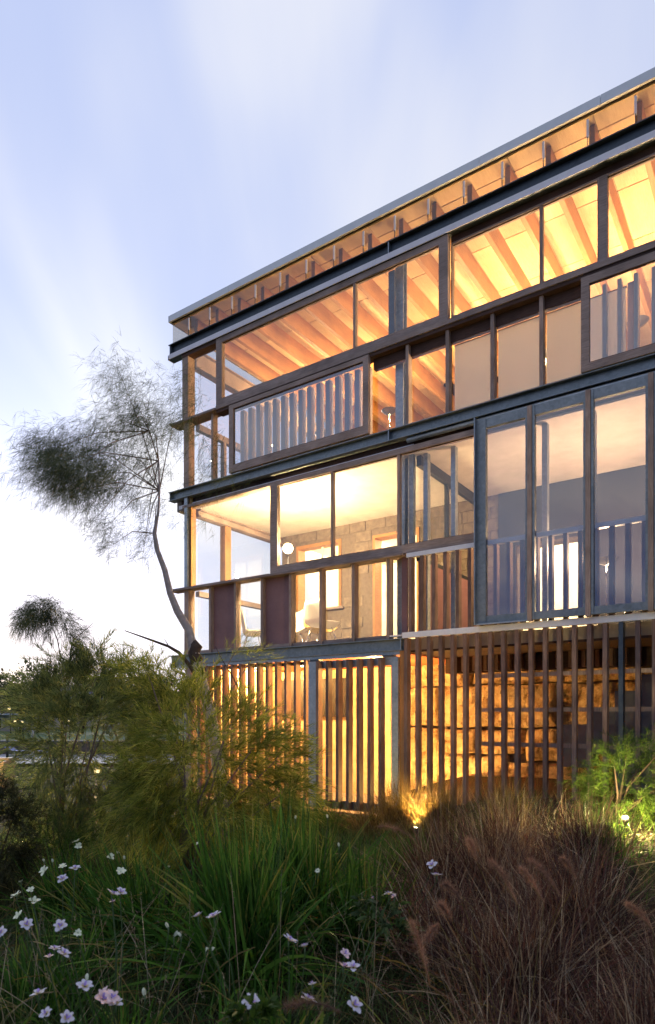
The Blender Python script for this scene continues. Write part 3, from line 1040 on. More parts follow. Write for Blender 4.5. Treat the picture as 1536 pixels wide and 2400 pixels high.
def lit_globe(name, lab, cat, s, n, z, energy, col, r=0.07, group=None, hang=None, stand=None, up=0.0):
    """A lamp of the rooms: glowing globe, its holder and cord or stem; the light itself sits in the globe."""
    t = thing(name, lab, cat, P(s, n, z), ANG, group)
    us = []
    b = MB()
    for i in range(7):
        th = math.pi * i / 6
        us.append((0, 0, -r * math.cos(th)))
    b.tube(us, [max(0.002, r * math.sin(math.pi * i / 6)) for i in range(7)], 12)
    link('globe', b.mesh('globe', M['bulb'], True), t)
    link('holder', MB().tube([(0, 0, r), (0, 0, r + 0.05)] if hang else [(0, 0, -r), (0, 0, -r - 0.05)], 0.022, 8).mesh('holder', M['black_steel'], True), t)
    if hang:
        link('cord', MB().tube([(0, 0, r + 0.05), (0, 0, hang - z)], 0.005, 5).mesh('cord', M['black_steel']), t)
    if stand is not None:
        link('stem', MB().tube([(0, 0, -r - 0.05), (0, 0, stand - z)], 0.012, 6).mesh('stem', M['black_steel']), t)
        link('foot', MB().tube([(0, 0, stand - z + 0.02), (0, 0, stand - z)], 0.13, 12).mesh('foot', M['black_steel'], True), t)
    d = lamp_point((0, 0, up), energy, col, r + 0.03, t)
    return t


WARM = (1.0, 0.65, 0.3)
AMB = (1.0, 0.56, 0.17)
UP = 'torchere floor lamps of the upper room'
for lab, s, n in (('torchere floor lamp deep in the upper room at the open corner', 1.3, 3.3), ('torchere floor lamp in the upper room beyond the pale slats', 3.1, 3.2),
                  ('torchere floor lamp in the upper room behind the steel column', 4.8, 3.1), ('torchere floor lamp behind the first blind of the upper room', 6.4, 2.9),
                  ('torchere floor lamp behind the wide blind of the upper room', 7.9, 2.8), ('torchere floor lamp at the far closed end of the upper room', 9.6, 2.6)):
    t = thing('floor_lamp', lab, 'lamp', P(s, n, 4.362), ANG, UP)
    link('foot', MB().tube([(0, 0, 0), (0, 0, 0.02)], 0.14, 14).mesh('foot', M['black_steel'], True), t)
    link('stem', MB().tube([(0, 0, 0.02), (0, 0, 1.92)], 0.012, 6).mesh('stem', M['chrome'], True), t)
    link('bowl', MB().tube([(0, 0, 1.9), (0, 0, 1.93), (0, 0, 1.99)], [0.03, 0.11, 0.17], 18, False).mesh('bowl', M['chrome'], True), t)
    link('bulb', MB().tube([(0, 0, 1.93), (0, 0, 1.96)], [0.03, 0.02], 10).mesh('bulb', M['bulb'], True), t)
    lamp_point((0, 0, 2.02), 215, WARM, 0.08, t)
t = thing('floor_lamp', 'short torchere lamp added on the gallery floor to light its ceiling', 'lamp', P(7.75, 1.25, 1.172), ANG)  # added out of sight to throw warm light on the gallery ceiling
link('foot', MB().tube([(0, 0, 0), (0, 0, 0.02)], 0.14, 14).mesh('foot', M['black_steel'], True), t)
link('stem', MB().tube([(0, 0, 0.02), (0, 0, 1.0)], 0.012, 6).mesh('stem', M['chrome'], True), t)
link('bowl', MB().tube([(0, 0, 0.98), (0, 0, 1.01), (0, 0, 1.07)], [0.03, 0.11, 0.17], 18, False).mesh('bowl', M['chrome'], True), t)
link('bulb', MB().tube([(0, 0, 1.01), (0, 0, 1.04)], [0.03, 0.02], 10).mesh('bulb', M['bulb'], True), t)
lamp_point((0, 0, 1.1), 250, (1.0, 0.6, 0.33), 0.08, t)
lit_globe('floor_lamp', 'dazzling globe lamp just inside the glass of the middle room', 'lamp', 2.66, 0.36, 2.95, 1300, (1.0, 0.72, 0.36), 0.09, None, stand=1.172)
lit_globe('floor_lamp', 'low globe lamp added on the gallery floor behind the balustrade slats', 'lamp', 7.9, 1.9, 1.6, 60, WARM, 0.06, None, stand=1.172)  # extra lamp added low behind the slats to brighten the gallery
for lab, s in (('low globe lamp added to light the first two blinds from behind', 6.5), ('low globe lamp added to light the wide blind from behind', 7.8)):
    lit_globe('blind_glow_lamp', lab, 'lamp', s, 1.5, 4.75, 330, (1.0, 0.68, 0.38), 0.06, 'low lamps added behind the blinds', stand=4.362)  # hidden lamps added so that the blinds glow
DOWN = 'round ceiling lights'


def downlight(lab, s, n, z, energy, col, room):
    t = thing('ceiling_light', lab, 'lamp', P(s, n, z), ANG, room)
    link('rim', MB().tube([(0, 0, 0), (0, 0, -0.03)], [0.1, 0.085], 16).mesh('rim', M['gutter'], True), t)
    link('diffuser', MB().tube([(0, 0, -0.031), (0, 0, -0.036)], [0.075, 0.07], 16).mesh('diffuser', M['bulb'], True), t)
    lamp_point((0, 0, -0.14), energy, col, 0.07, t)


downlight('ceiling light of the lit room seen through the masonry wall window', 1.6, 4.6, 3.985, 190, (1.0, 0.74, 0.42), DOWN)
downlight('ceiling light of the lit room beyond the doorway', 3.6, 4.6, 3.985, 190, (1.0, 0.74, 0.42), DOWN)
downlight('ceiling light of the room behind the gallery', 6.3, 4.8, 3.985, 560, (1.0, 0.72, 0.4), DOWN)
downlight('ceiling light over the first slats of the ground storey', 1.0, 1.3, 0.944, 330, AMB, DOWN)
downlight('ceiling light above the dark board of the ground storey', 2.6, 0.9, 0.944, 60, AMB, DOWN)
downlight('ceiling light behind the steel framed gate', 4.0, 1.1, 0.944, 280, AMB, DOWN)


def garden_light(lab, loc, energy, col, aim, group='small garden uplights', size=0.03, spot=None):
    t = thing('garden_uplight', lab, 'lamp', loc, 0, group)
    a = Vector(aim).normalized()
    link('spike', MB().tube([(0, 0, -0.12), (0, 0, 0.05)], [0.004, 0.01], 6).mesh('spike', M['black_steel']), t)
    c = Vector((0, 0, 0.06))
    link('housing', MB().tube([c, c + a * 0.07], [0.022, 0.034], 10).mesh('housing', M['black_steel'], True), t)
    link('lens', MB().tube([c + a * 0.071, c + a * 0.078], [0.02, 0.014], 10).mesh('lens', M['bulb_spot'], True), t)
    d = bpy.data.lights.new('beam', 'SPOT' if spot else 'POINT')
    d.energy = energy
    d.color = col
    d.shadow_soft_size = size
    o = link('beam', d, t, c + a * 0.12)
    if spot:
        d.spot_size = spot
        d.spot_blend = 0.6
        o.rotation_euler = a.to_track_quat('-Z', 'Y').to_euler()
    return t


garden_light('uplight at the foot of the amber sandstone wall', P(6.1, 1.6, -1.5), 460, AMB, (0.4, 0.7, 0.8))
garden_light('uplight in the straw coloured grass beside the gate', Vector((1.08, 8.0, 0.1)), 170, AMB, (0.0, 0.3, 1.0), spot=R(110))
garden_light('uplight at the foot of the sandstone wall below the concrete stair', P(7.3, 1.95, -1.5), 60, AMB, (-0.3, 0.7, 0.8))
garden_light('uplight at the foot of the sandstone wall near the gate', P(4.7, 1.5, -1.5), 240, AMB, (0.2, 0.7, 0.8))

# ------------------------------------------------------------------ far things beyond the garden
def far_tree(lab, x, y, h, w, seed):
    r = np.random.default_rng(seed)
    z0 = float(hill_z(x, y)) if y > 70 else -0.03
    t = thing('distant_tree', lab, 'tree', (x, y, z0), 0, 'trees along the far hillside')
    pts = [(0, 0, -0.3), (0.05 * w, 0, h * 0.35), (-0.04 * w, 0.02 * w, h * 0.75)]
    link('trunk', MB().tube(pts, [0.035 * h, 0.025 * h, 0.008 * h], 7).mesh('trunk', M['bark_dark'], True), t)
    n = 1500
    lobes = r.normal(size=(9, 3)) * np.array([w * 0.28, w * 0.28, h * 0.14]) + np.array([0, 0, h * 0.66])
    c = lobes[r.integers(0, 9, n)] + r.normal(size=(n, 3)) * np.array([w * 0.12, w * 0.12, h * 0.09])
    a = unit(r.normal(size=(n, 3)))
    b = unit(np.cross(a, r.normal(size=(n, 3))))
    sz = r.uniform(0.012, 0.03, n)[:, None] * (h + w)
    v = np.stack([c - a * sz, c + b * sz * 0.7, c + a * sz], 1).reshape(-1, 3)
    o = link('crown', mesh_np('crown', v, np.arange(n * 3).reshape(-1, 3), M['far_leaf']), t)


tr = [(-62, 96, 6, 7, 'dark round tree at the top of the far slope near the frame edge'), (-54, 104, 7, 8, 'broad tree on the skyline above the brown roof'),
      (-47, 99, 6.2, 6, 'medium tree between the brown roof and the pale roof'), (-41, 112, 7.4, 8, 'tall tree on the skyline behind the feathery shrub'),
      (-34, 102, 5.6, 6, 'small rounded tree below the skyline'), (-27, 108, 6.6, 7, 'bushy tree behind the pale lamp post'), (-21, 100, 5.4, 7, 'wide low tree beside the building corner'),
      (-68, 120, 8, 9, 'large far tree at the outer end of the ridge'), (-57, 128, 8, 10, 'massive far tree on the ridge crest'), (-45, 132, 7.5, 10, 'wide crown far back on the ridge'),
      (-36, 130, 7.2, 8, 'pale green far tree on the ridge'), (-27, 135, 8, 9, 'far ridge tree showing beside the building'), (-50, 78, 4.2, 5, 'low tree at the foot of the slope by the house'),
      (-37, 76, 4.0, 5, 'low bushy tree above the lawn'), (-29, 74, 3.6, 5, 'small tree standing on the lawn edge')]
tr += [(-27.5, 62, 4.6, 6, 'leafy tree just beyond the lawn at the frame edge'), (-22.5, 60, 4.2, 6, 'leafy tree beyond the lawn behind the steel post'), (-31, 66, 5.2, 6, 'leafy tree partly hiding the brown roofed house'),
       (-17.5, 58, 4.4, 6, 'leafy tree beyond the lawn behind the wattle'), (-12.5, 60, 4.6, 6, 'leafy tree beyond the lawn next to the building corner')]
for i, (x, y, h, w, lab) in enumerate(tr):
    far_tree(lab, x, y, h, w, 100 + i)


def cottage(lab, x, y, w, d, hw, hr, rz, roof_mat):
    z0 = float(hill_z(x, y)) if y > 66 else 0
    t = thing('cottage', lab, 'house', (x, y, z0), rz)
    link('wall', MB().box(-w / 2, w / 2, -d / 2, d / 2, -1.5, hw).mesh('wall', M['render']), t)
    e = 0.5
    b = MB().poly([(-w / 2 - e, -d / 2 - e, hw), (w / 2 + e, -d / 2 - e, hw), (w / 2 + e, d / 2 + e, hw), (-w / 2 - e, d / 2 + e, hw), (-w / 4, 0, hw + hr), (w / 4, 0, hw + hr)],
                  [(0, 1, 5, 4), (1, 2, 5), (2, 3, 4, 5), (3, 0, 4), (3, 2, 1, 0)])
    link('roof', b.mesh('roof', M[roof_mat]), t)
    link('gutter', MB().box(-w / 2 - e, w / 2 + e, -d / 2 - e - 0.08, -d / 2 - e, hw - 0.12, hw + 0.06).mesh('gutter', M['gutter']), t)
    for k in (-0.3, 0.05, 0.33):
        f = link('window', MB().box(k * w - 0.5, k * w + 0.5, -d / 2 - 0.05, -d / 2 - 0.005, hw - 1.5, hw - 0.4).mesh('window', M['gutter']), t)
        link('pane', MB().box(k * w - 0.43, k * w + 0.43, -d / 2 - 0.07, -d / 2 - 0.052, hw - 1.43, hw - 0.47).mesh('pane', M['board']), f)


cottage('low house with brown hipped roof and white gutter on the far slope', -33.5, 72, 5.5, 6, 2.0, 1.7, 0.15, 'tile')
cottage('house with blue grey roof half hidden on the far slope', -33, 88, 7, 6, 2.6, 2.0, -0.2, 'slate')
cottage('small house with pale walls high on the far slope', -45, 116, 8, 6, 3.0, 2.2, 0.1, 'slate')

wl = thing('stone_wall', 'low dark rubble stone wall along the far lawn', 'wall', (-20, 27.6, -0.1))
link('rubble', MB().box(-20, 15, 0, 0.5, 0, 0.6).mesh('rubble', M['wall_stone']), wl)
for i in range(20):
    link('coping', MB().box(-20 + i * 1.75, -20 + i * 1.75 + 1.73, -0.05, 0.55, 0.602, 0.66).mesh('coping', M['concrete']), wl)
for i, x in enumerate((-12.22, -10.4, -13.9)):
    t = thing('fence_post', ('thin black fence post beside the blue lounger', 'thin black fence post half behind the shrub', 'thin black fence post at the outer end of the terrace')[i], 'post', (x, 25.0, 0), 0, 'black posts on the paved terrace')
    link('shaft', MB().tube([(0, 0, 0), (0, 0, 0.85)], 0.05, 8).mesh('shaft', M['black_steel'], True), t)
    link('cap', MB().tube([(0, 0, 0.85), (0, 0, 0.89)], [0.06, 0.03], 8).mesh('cap', M['black_steel'], True), t)
lo = thing('sun_lounger', 'blue sling lounger on the pale paved terrace', 'lounger', (-12.3, 26.2, 0))
link('sling', MB().poly([(-0.2, -0.3, 0.22), (1.3, -0.3, 0.2), (1.3, 0.3, 0.2), (-0.2, 0.3, 0.22), (-0.6, -0.3, 0.42), (-0.6, 0.3, 0.42)], [(0, 1, 2, 3), (4, 0, 3, 5)]).mesh('sling', M['blue_cloth']), lo)
for x in (-0.1, 1.2):
    for y in (-0.28, 0.28):
        link('leg', MB().box(x, x + 0.04, y - 0.02, y + 0.02, 0, 0.2).mesh('leg', M['gutter']), lo)

bench = thing('timber_terrace', 'golden lit slatted timber terrace steps beyond the shrubs', 'bench', (-8.6, 14.2, 0))
for i, z in enumerate((0.06, 0.2, 0.34, 0.48, 0.6)):
    link('board', MB().box(-3, 1.62, 0.12 * i - 0.02, 0.12 * i + 0.16, z, z + 0.055).mesh('board', M['bench']), bench)
for x in (-2.4, -0.9, 0.4, 1.45):
    link('support', MB().box(x, x + 0.08, 0.1, 0.62, -0.1, 0.6).mesh('support', M['bench']), bench)
garden_light('uplight on the ground in front of the golden timber terrace', (-7.3, 13.4, 0.02), 28, (1.0, 0.68, 0.28), (0, 0.8, 0.6))
garden_light('uplight beside the path behind the dark olive shrub', (-3.6, 7.6, 0.02), 60, (1.0, 0.72, 0.3), (0.4, 0.5, 0.8))

sp = thing('steel_post', 'slim tall steel post catching golden light beside the terrace', 'post', (-5.4, 12.0, 0))
link('shaft', MB().tube([(0, 0, -0.05), (0, 0, 1.5)], 0.024, 8).mesh('shaft', M['galv'], True), sp)
link('cap', MB().tube([(0, 0, 1.5), (0, 0, 1.53)], [0.034, 0.02], 8).mesh('cap', M['galv'], True), sp)
bo = thing('bollard_light', 'pale round bollard light glowing at its top among the shrubs', 'bollard', (-2.99, 8.5, 0))
link('shaft', MB().tube([(0, 0, -0.05), (0, 0, 0.86)], 0.036, 12).mesh('shaft', M['bark_pale'], True), bo)
link('lens', MB().tube([(0, 0, 0.862), (0, 0, 0.9)], 0.034, 12).mesh('lens', M['bulb_far'], True), bo)
link('cap', MB().tube([(0, 0, 0.902), (0, 0, 0.93)], [0.042, 0.03], 12).mesh('cap', M['bark_pale'], True), bo)


def street_lamp(lab, px, py, dep, lit=True, h=None):
    top = W(px, py, dep)
    g = float(hill_z(top.x, top.y)) if dep > 66 else -0.03
    t = thing('street_lamp', lab, 'lamp', (top.x, top.y, g), 0, 'lamps far across the park')
    hh = max(top.z - g, 0.6)
    r = dep * 0.0011
    link('pole', MB().tube([(0, 0, -0.1), (0, 0, hh)], r * 0.7, 6).mesh('pole', M['gutter'] if not lit else M['black_steel'], True), t)
    link('head', MB().box(-r * 4, r * 1.5, -r * 1.5, r * 1.5, hh, hh + r * 1.2).mesh('head', M['gutter']), t)
    if lit:
        link('lens', MB().tube([(-r * 1.5, -r, hh - 0.003), (-r * 1.5, -r, hh - r * 2)], [r * 2.2, r * 0.9], 10).mesh('lens', M['bulb_far'], True), t)


street_lamp('pale unlit lamp post rising over the shrubs near the building', 291, 1618, 38, False)
for px, py, dep, lab in ((25, 1660, 52, 'lit lamp below the brown roofed house'), (38, 1689, 40, 'lower of two small lit lamps above the lawn'), (55, 1691, 42, 'second small lit lamp above the lawn'),
                         (163, 1689, 45, 'lit lamp showing through the feathery shrub'), (242, 1697, 40, 'lit lamp behind the middle of the shrubs'),
                         (418, 1719, 26, 'lit lamp between shrub and building corner'), (356, 1718, 28, 'lit lamp low behind the wattle shrub')):
    street_lamp('small ' + lab if not lab.startswith('lower') else lab, px, py, dep)


# ------------------------------------------------------------------ plants
def needles(c, axis, count, length, width, spread, mat_nseg=2, droop=0.25, along=0.3):
    """Sprays: COUNT needles along every axis; c, axis (S,3)."""
    s_ = len(c)
    t = rng.uniform(0, 1, (s_, count))
    ln = rng.uniform(0.8, 1.2, s_)[:, None] * along
    base = c[:, None, :] + axis[:, None, :] * (t * ln)[:, :, None]
    base[:, :, 2] -= 0.35 * (t * ln) ** 2 / max(along, 0.01)
    rd = unit(rng.normal(size=(s_, count, 3)))
    d = unit(axis[:, None, :] * 1.0 + rd * spread)
    base = base.reshape(-1, 3)
    d = d.reshape(-1, 3)
    n = len(base)
    return ribbons(base, d, rng.uniform(0.7, 1.25, n) * length, rng.uniform(0.75, 1.3, n) * width, rng.uniform(0.3, 1.6, n) * droop, mat_nseg)


def join(parts):
    vs, fs, b = [], [], 0
    for v, f in parts:
        vs.append(v)
        fs.append(f + b)
        b += len(v)
    return np.concatenate(vs), np.concatenate(fs)


def stuff(name, v, f, mat, parent):
    o = link(name, mesh_np(name, v, f, M[mat]), parent)
    o['kind'] = 'stuff'
    return o


def bush(name, lab, cat, base, clusters, dep, dz, mat, sprays=34, count=26, length=0.1, width=0.004, along=0.28, spread=0.75, droop=0.3, up=0.25, group=None, bark='bark', dens=1.0, branches=True, out_w=1.0):
    """A feathery shrub: branches run from its foot to every clump; clumps are sprays of needles."""
    base = Vector(base)
    t = thing(name, lab, cat, base, 0, group)
    cen = []
    parts = []
    for c in clusters:
        px, py, rx, ry = c[:4]
        dd = dep + (c[4] if len(c) > 4 else rng.uniform(-dz, dz))
        p = W(px, py, dd) - base
        cen.append((p, rx / 1536 * dd, ry / 1536 * dd))
    mid = np.array([sum(p[0][i] for p in cen) / len(cen) for i in range(3)])
    for p, rx, rz_ in cen:
        k = max(10, int(sprays * dens * (rx * rz_) / 0.045))
        u = unit(rng.normal(size=(k, 3))) * (rng.uniform(0, 1, (k, 1)) ** 0.5)
        c = np.array(p) + u * np.array([rx, max(rx, rz_) * 0.8, rz_])
        ax = unit(unit(c - mid) * 0.8 * out_w + unit(rng.normal(size=(k, 3))) * 0.75 + np.array([0, 0, up]))
        parts.append(needles(c, ax, count, length, width, spread, 2, droop, along))
    v, f = join(parts)
    stuff('foliage', v, f, mat, t)
    if branches:
        for p, rx, rz_ in cen:
            q = Vector((p.x * 0.35 + rng.normal() * 0.04, p.y * 0.35 + rng.normal() * 0.04, p.z * 0.5))
            b = MB().tube([(0, 0, -0.05), tuple(q), tuple(p), tuple(p + Vector((p.x * 0.1, p.y * 0.1, rz_ * 0.5)))], [0.016, 0.011, 0.006, 0.002], 5)
            link('branch', b.mesh('branch', M[bark], True), t)
    return t


def on_ground(x, y, dz=0.0):
    return Vector((x, y, float(ground_z(x, y)) + dz))


# the wattle shrubs in front of the building corner
bush('wattle_shrub', 'feathery grey green wattle shrub hiding the far lawn and lamps', 'shrub', on_ground(-2.75, 6.7),
     [(100, 1650, 50, 45), (160, 1610, 55, 50), (225, 1590, 45, 50), (150, 1695, 75, 55), (235, 1680, 80, 60), (290, 1620, 50, 45), (115, 1760, 45, 55), (200, 1770, 75, 60),
      (300, 1735, 75, 65), (140, 1840, 60, 50), (105, 1890, 45, 45), (215, 1850, 50, 40), (280, 1820, 60, 50), (190, 1905, 50, 30)], 6.7, 0.35, 'wattle_grey', 46, 40, 0.13, 0.0072, 0.46, 0.5, 0.35, 0.3, group='wattle shrubs before the building corner')
bush('wattle_shrub', 'yellow green feathery wattle shrub against the slats of the building corner', 'shrub', on_ground(-1.35, 6.3),
     [(355, 1600, 45, 40), (400, 1650, 65, 55), (455, 1650, 45, 50), (540, 1700, 55, 50), (430, 1740, 85, 65), (515, 1780, 85, 65), (600, 1745, 50, 45), (640, 1790, 50, 60),
      (380, 1815, 85, 65), (470, 1850, 95, 65), (560, 1850, 85, 60), (655, 1865, 50, 50), (350, 1890, 60, 40), (420, 1920, 80, 40), (520, 1925, 70, 40)], 6.2, 0.35, 'wattle', 42, 40, 0.13, 0.0072, 0.46, 0.5, 0.35, 0.3, group='wattle shrubs before the building corner')
bush('wattle_sapling', 'thin wattle sapling with drooping tufts over the horizon', 'shrub', on_ground(-2.85, 7.2),
     [(110, 1425, 45, 25), (75, 1450, 30, 22), (135, 1455, 40, 18), (165, 1480, 36, 14), (180, 1510, 26, 26), (125, 1550, 30, 24), (105, 1580, 26, 22), (185, 1545, 16, 34), (95, 1440, 50, 24)],
     7.2, 0.12, 'tree_leaf', 150, 16, 0.15, 0.0038, 0.14, 0.8, 0.9, -0.5, bark='bark_dark', branches=False)
sap = bpy.data.objects['wattle_sapling']
for pts, r0 in (([(150, 1960), (140, 1800), (146, 1680), (155, 1590), (172, 1500), (222, 1458)], .016), ([(152, 1600), (135, 1500), (105, 1430), (60, 1425)], .009), ([(150, 1620), (180, 1560), (190, 1520)], .007)):
    q = [W(x, y, 7.2) - sap.location for x, y in pts]
    link('stem', MB().tube(q, [r0 * (1 - 0.85 * i / (len(q) - 1)) for i in range(len(q))], 6).mesh('stem', M['bark_dark'], True), sap)
bush('tip_shrub', 'airy upright twigs with few needles in front of the sky', 'shrub', on_ground(-2.0, 7.4),
     [(205, 1575, 35, 40), (250, 1560, 45, 30), (325, 1560, 40, 30), (375, 1580, 40, 35), (290, 1590, 40, 30), (550, 1530, 45, 25), (590, 1545, 40, 20)], 7.4, 0.2, 'wattle', 30, 24, 0.1, 0.0032, 0.32, 0.5, 0.2, 0.6)
bush('olive_shrub', 'dark olive needle shrub at the frame edge near the path', 'shrub', on_ground(-2.75, 5.2),
     [(0, 1870, 36, 36), (30, 1920, 45, 50), (20, 1990, 50, 45), (-30, 1900, 40, 60), (5, 2060, 40, 45), (45, 2000, 35, 35)], 5.2, 0.2, 'conifer', 200, 34, 0.05, 0.0045, 0.2, 0.9, 0.15, group=None, bark='bark_dark')
bush('fern', 'bright yellow green fern lit from behind near the path', 'fern', on_ground(-2.5, 6.1),
     [(110, 1985, 38, 30), (140, 2005, 36, 26), (165, 1980, 30, 26), (95, 2010, 30, 24)], 6.0, 0.1, 'bright_shrub', 120, 28, 0.07, 0.005, 0.3, 0.7, 0.3, 0.7)

# the slender tree: trunk, side branch, drooping needle clumps
TD = 7.6
tb = on_ground(-1.2, TD)
tree = thing('slender_tree', 'slender leaning tree with pale trunk and wind swept crown before the building corner', 'tree', tb)
path = [(528, 1960, .075), (512, 1800, .072), (496, 1690, .068), (478, 1615, .064), (456, 1535, .062), (442, 1475, .05), (416, 1432, .044), (399, 1390, .038), (386, 1335, .032), (369, 1290, .028), (362, 1250, .024), (371, 1200, .014), (374, 1150, .011), (372, 1080, .008), (350, 1010, .005)]
tp = [W(x, y, TD) - tb for x, y, r in path]
tp[0].z = -0.05
link('trunk', MB().tube(tp, [r for _, _, r in path], 10).mesh('trunk', M['bark_pale'], True), tree)
link('burl', MB().tube([W(457, 1560, TD) - tb, W(461, 1545, TD) - tb, W(454, 1532, TD) - tb, W(459, 1518, TD) - tb, W(451, 1503, TD) - tb], [.05, .083, .066, .08, .045], 9).mesh('burl', M['bark_dark'], True), tree)


def limb(pts, r0, r1, mat='bark', dd=0.0):
    q = [W(x, y, TD + dd * i) - tb for i, (x, y) in enumerate(pts)]
    n = len(q)
    link('branch', MB().tube(q, [r0 + (r1 - r0) * i / (n - 1) for i in range(n)], 6).mesh('branch', M[mat], True), tree)


limb([(478, 1612), (445, 1560), (420, 1530), (395, 1515), (340, 1495), (292, 1478)], .034, .006, 'bark_dark', -0.03)
limb([(398, 1518), (385, 1497)], .008, .003, 'bark_dark')
limb([(590, 1700), (575, 1650), (548, 1590), (520, 1545), (505, 1515)], .012, .003, 'bark_dark')
CR = [(268, 880, 50, 40), (300, 940, 62, 42), (300, 985, 60, 30), (392, 905, 55, 40), (345, 1005, 80, 34), (230, 1010, 55, 30), (150, 1040, 70, 34), (110, 1085, 46, 46), (150, 1115, 85, 42), (225, 1110, 66, 52),
      (165, 1155, 70, 34), (100, 1060, 45, 30), (285, 1065, 66, 38), (350, 1100, 32, 34), (305, 1160, 46, 30), (400, 985, 48, 42), (240, 1235, 44, 30), (210, 1220, 36, 26), (245, 1285, 18, 22), (330, 1255, 20, 30),
      (322, 1300, 30, 16), (432, 930, 34, 46), (480, 1050, 46, 50), (500, 1120, 60, 26), (355, 1180, 30, 20), (400, 1215, 26, 10), (470, 1215, 40, 24)]
WT = [.6, .75, .7, .2, .9, .9, 1.5, 1.5, 2.0, 1.6, 1.4, 1.2, .8, 1.1, .7, .5, .8, .5, 1.2, .9, .6, .35, .28, .3, .6, .4, .2]
parts = []
fork = [(362, 1250), (374, 1150), (372, 1080), (350, 1010)]
for i, ((px, py, rx, ry), wt) in enumerate(zip(CR, WT)):
    dd = TD + rng.uniform(-0.5, 0.5)
    p = np.array(W(px + 14, py - 4, dd) - tb)
    rx, rz_ = rx * 0.92 / 1536 * dd, ry * 0.92 / 1536 * dd
    k = int(470 * wt * rx * rz_ / 0.05)
    c = p + np.clip(rng.normal(size=(k, 3)), -2.2, 2.2) * np.array([rx * .66, .2, rz_ * .66])
    ax = unit(np.array([-0.7, 0.0, -0.25]) + rng.normal(size=(k, 3)) * 0.65)
    parts.append(needles(c, ax, 4, 0.14, 0.0029, 0.45, 2, 0.45, 0.07))
    f0 = fork[i % 3] if py > 1150 else fork[1 + i % 3]
    a = W(f0[0], f0[1], TD) - tb
    b = Vector(p)
    m_ = a.lerp(b, 0.5) + Vector((0, 0, 0.1))
    if wt < .5:
        continue
    link('branch', MB().tube([a, m_, b], [.008, .005, .002], 5).mesh('branch', M['bark'], True), tree)
v, f = join(parts)
stuff('foliage', v, f, 'tree_leaf', tree)


# strap leaved clumps with white flowers
def petal_mesh(name, ln, wd, mat, lift):
    us = np.linspace(0, 1, 6)
    v, f = [], []
    for u in us:
        w = wd * 0.5 * (math.sin(math.pi * min(1, u * 0.86 + 0.1)) ** 0.8) + 0.002
        z = lift * u * ln * 1.3 - 0.9 * ln * u * u * (0.35 + lift * 0.4)
        v += [(u * ln, -w, z + 0.0), (u * ln, 0, z - 0.12 * w), (u * ln, w, z)]
    for i in range(5):
        for j in range(2):
            a = i * 3 + j
            f.append((a, a + 1, a + 4, a + 3))
    me = bpy.data.meshes.new(name)
    me.from_pydata(v, [], f)
    me.polygons.foreach_set('use_smooth', [True] * len(f))
    me.materials.append(M[mat])
    return me


PET = {k: (petal_mesh('petal', .046, .034, m, .55), petal_mesh('petal', .042, .02, m, .75)) for k, m in (('w', 'petal'), ('c', 'petal_cream'), ('p', 'petal_pink'))}
STY = petal_mesh('style', .016, .009, 'style', 1.6)


def flower(plant, pos, foot, kind='w', scale=1.0, tilt=None, bud=False):
    """A flower of a plant: stalk with centre, six petals round it as pieces of their own."""
    org = plant.location
    p = Vector(pos) - org
    q = Vector(foot) - org
    mid = q.lerp(p, 0.6) + Vector((0.02, 0, 0.06))
    b = MB().tube([q - p, mid - p, Vector((0, 0, -0.03)), Vector((0, 0, 0.004))], [.0032, .0026, .0022, .004], 5)
    fl = link('flower', b.mesh('flower', M['stalk'], True), plant, p)
    rz0 = random.uniform(0, 6.28)
    tl = tilt if tilt is not None else (random.uniform(-0.35, 0.9), random.uniform(-0.6, 0.6))
    T = Matrix.Rotation(tl[0], 4, 'X') @ Matrix.Rotation(tl[1], 4, 'Y')
    if bud:
        for i in range(3):
            pe = link('petal', PET[kind][1], fl)
            pe.matrix_local = T @ Matrix.Rotation(rz0 + i * 2.094, 4, 'Z') @ Matrix.Rotation(-1.15, 4, 'Y') @ Matrix.Diagonal((scale * .8, scale * .8, scale, 1))
        return fl
    for i in range(6):
        pe = link('petal', PET[kind][i % 2], fl)
        pe.matrix_local = T @ Matrix.Rotation(rz0 + i * 1.047, 4, 'Z') @ Matrix.Rotation(random.uniform(-0.25, 0.12), 4, 'Y') @ Matrix.Diagonal((scale, scale, scale, 1)) @ Matrix.Translation((0.003, 0, 0.004 + 0.002 * (i % 2)))
    if kind != 'c':
        for i in range(3):
            st = link('style', STY, fl)
            st.matrix_local = T @ Matrix.Rotation(rz0 + 0.5 + i * 2.094, 4, 'Z') @ Matrix.Translation((0.001, 0, 0.008)) @ Matrix.Diagonal((scale, scale, scale, 1))
    return fl


IRIS = []


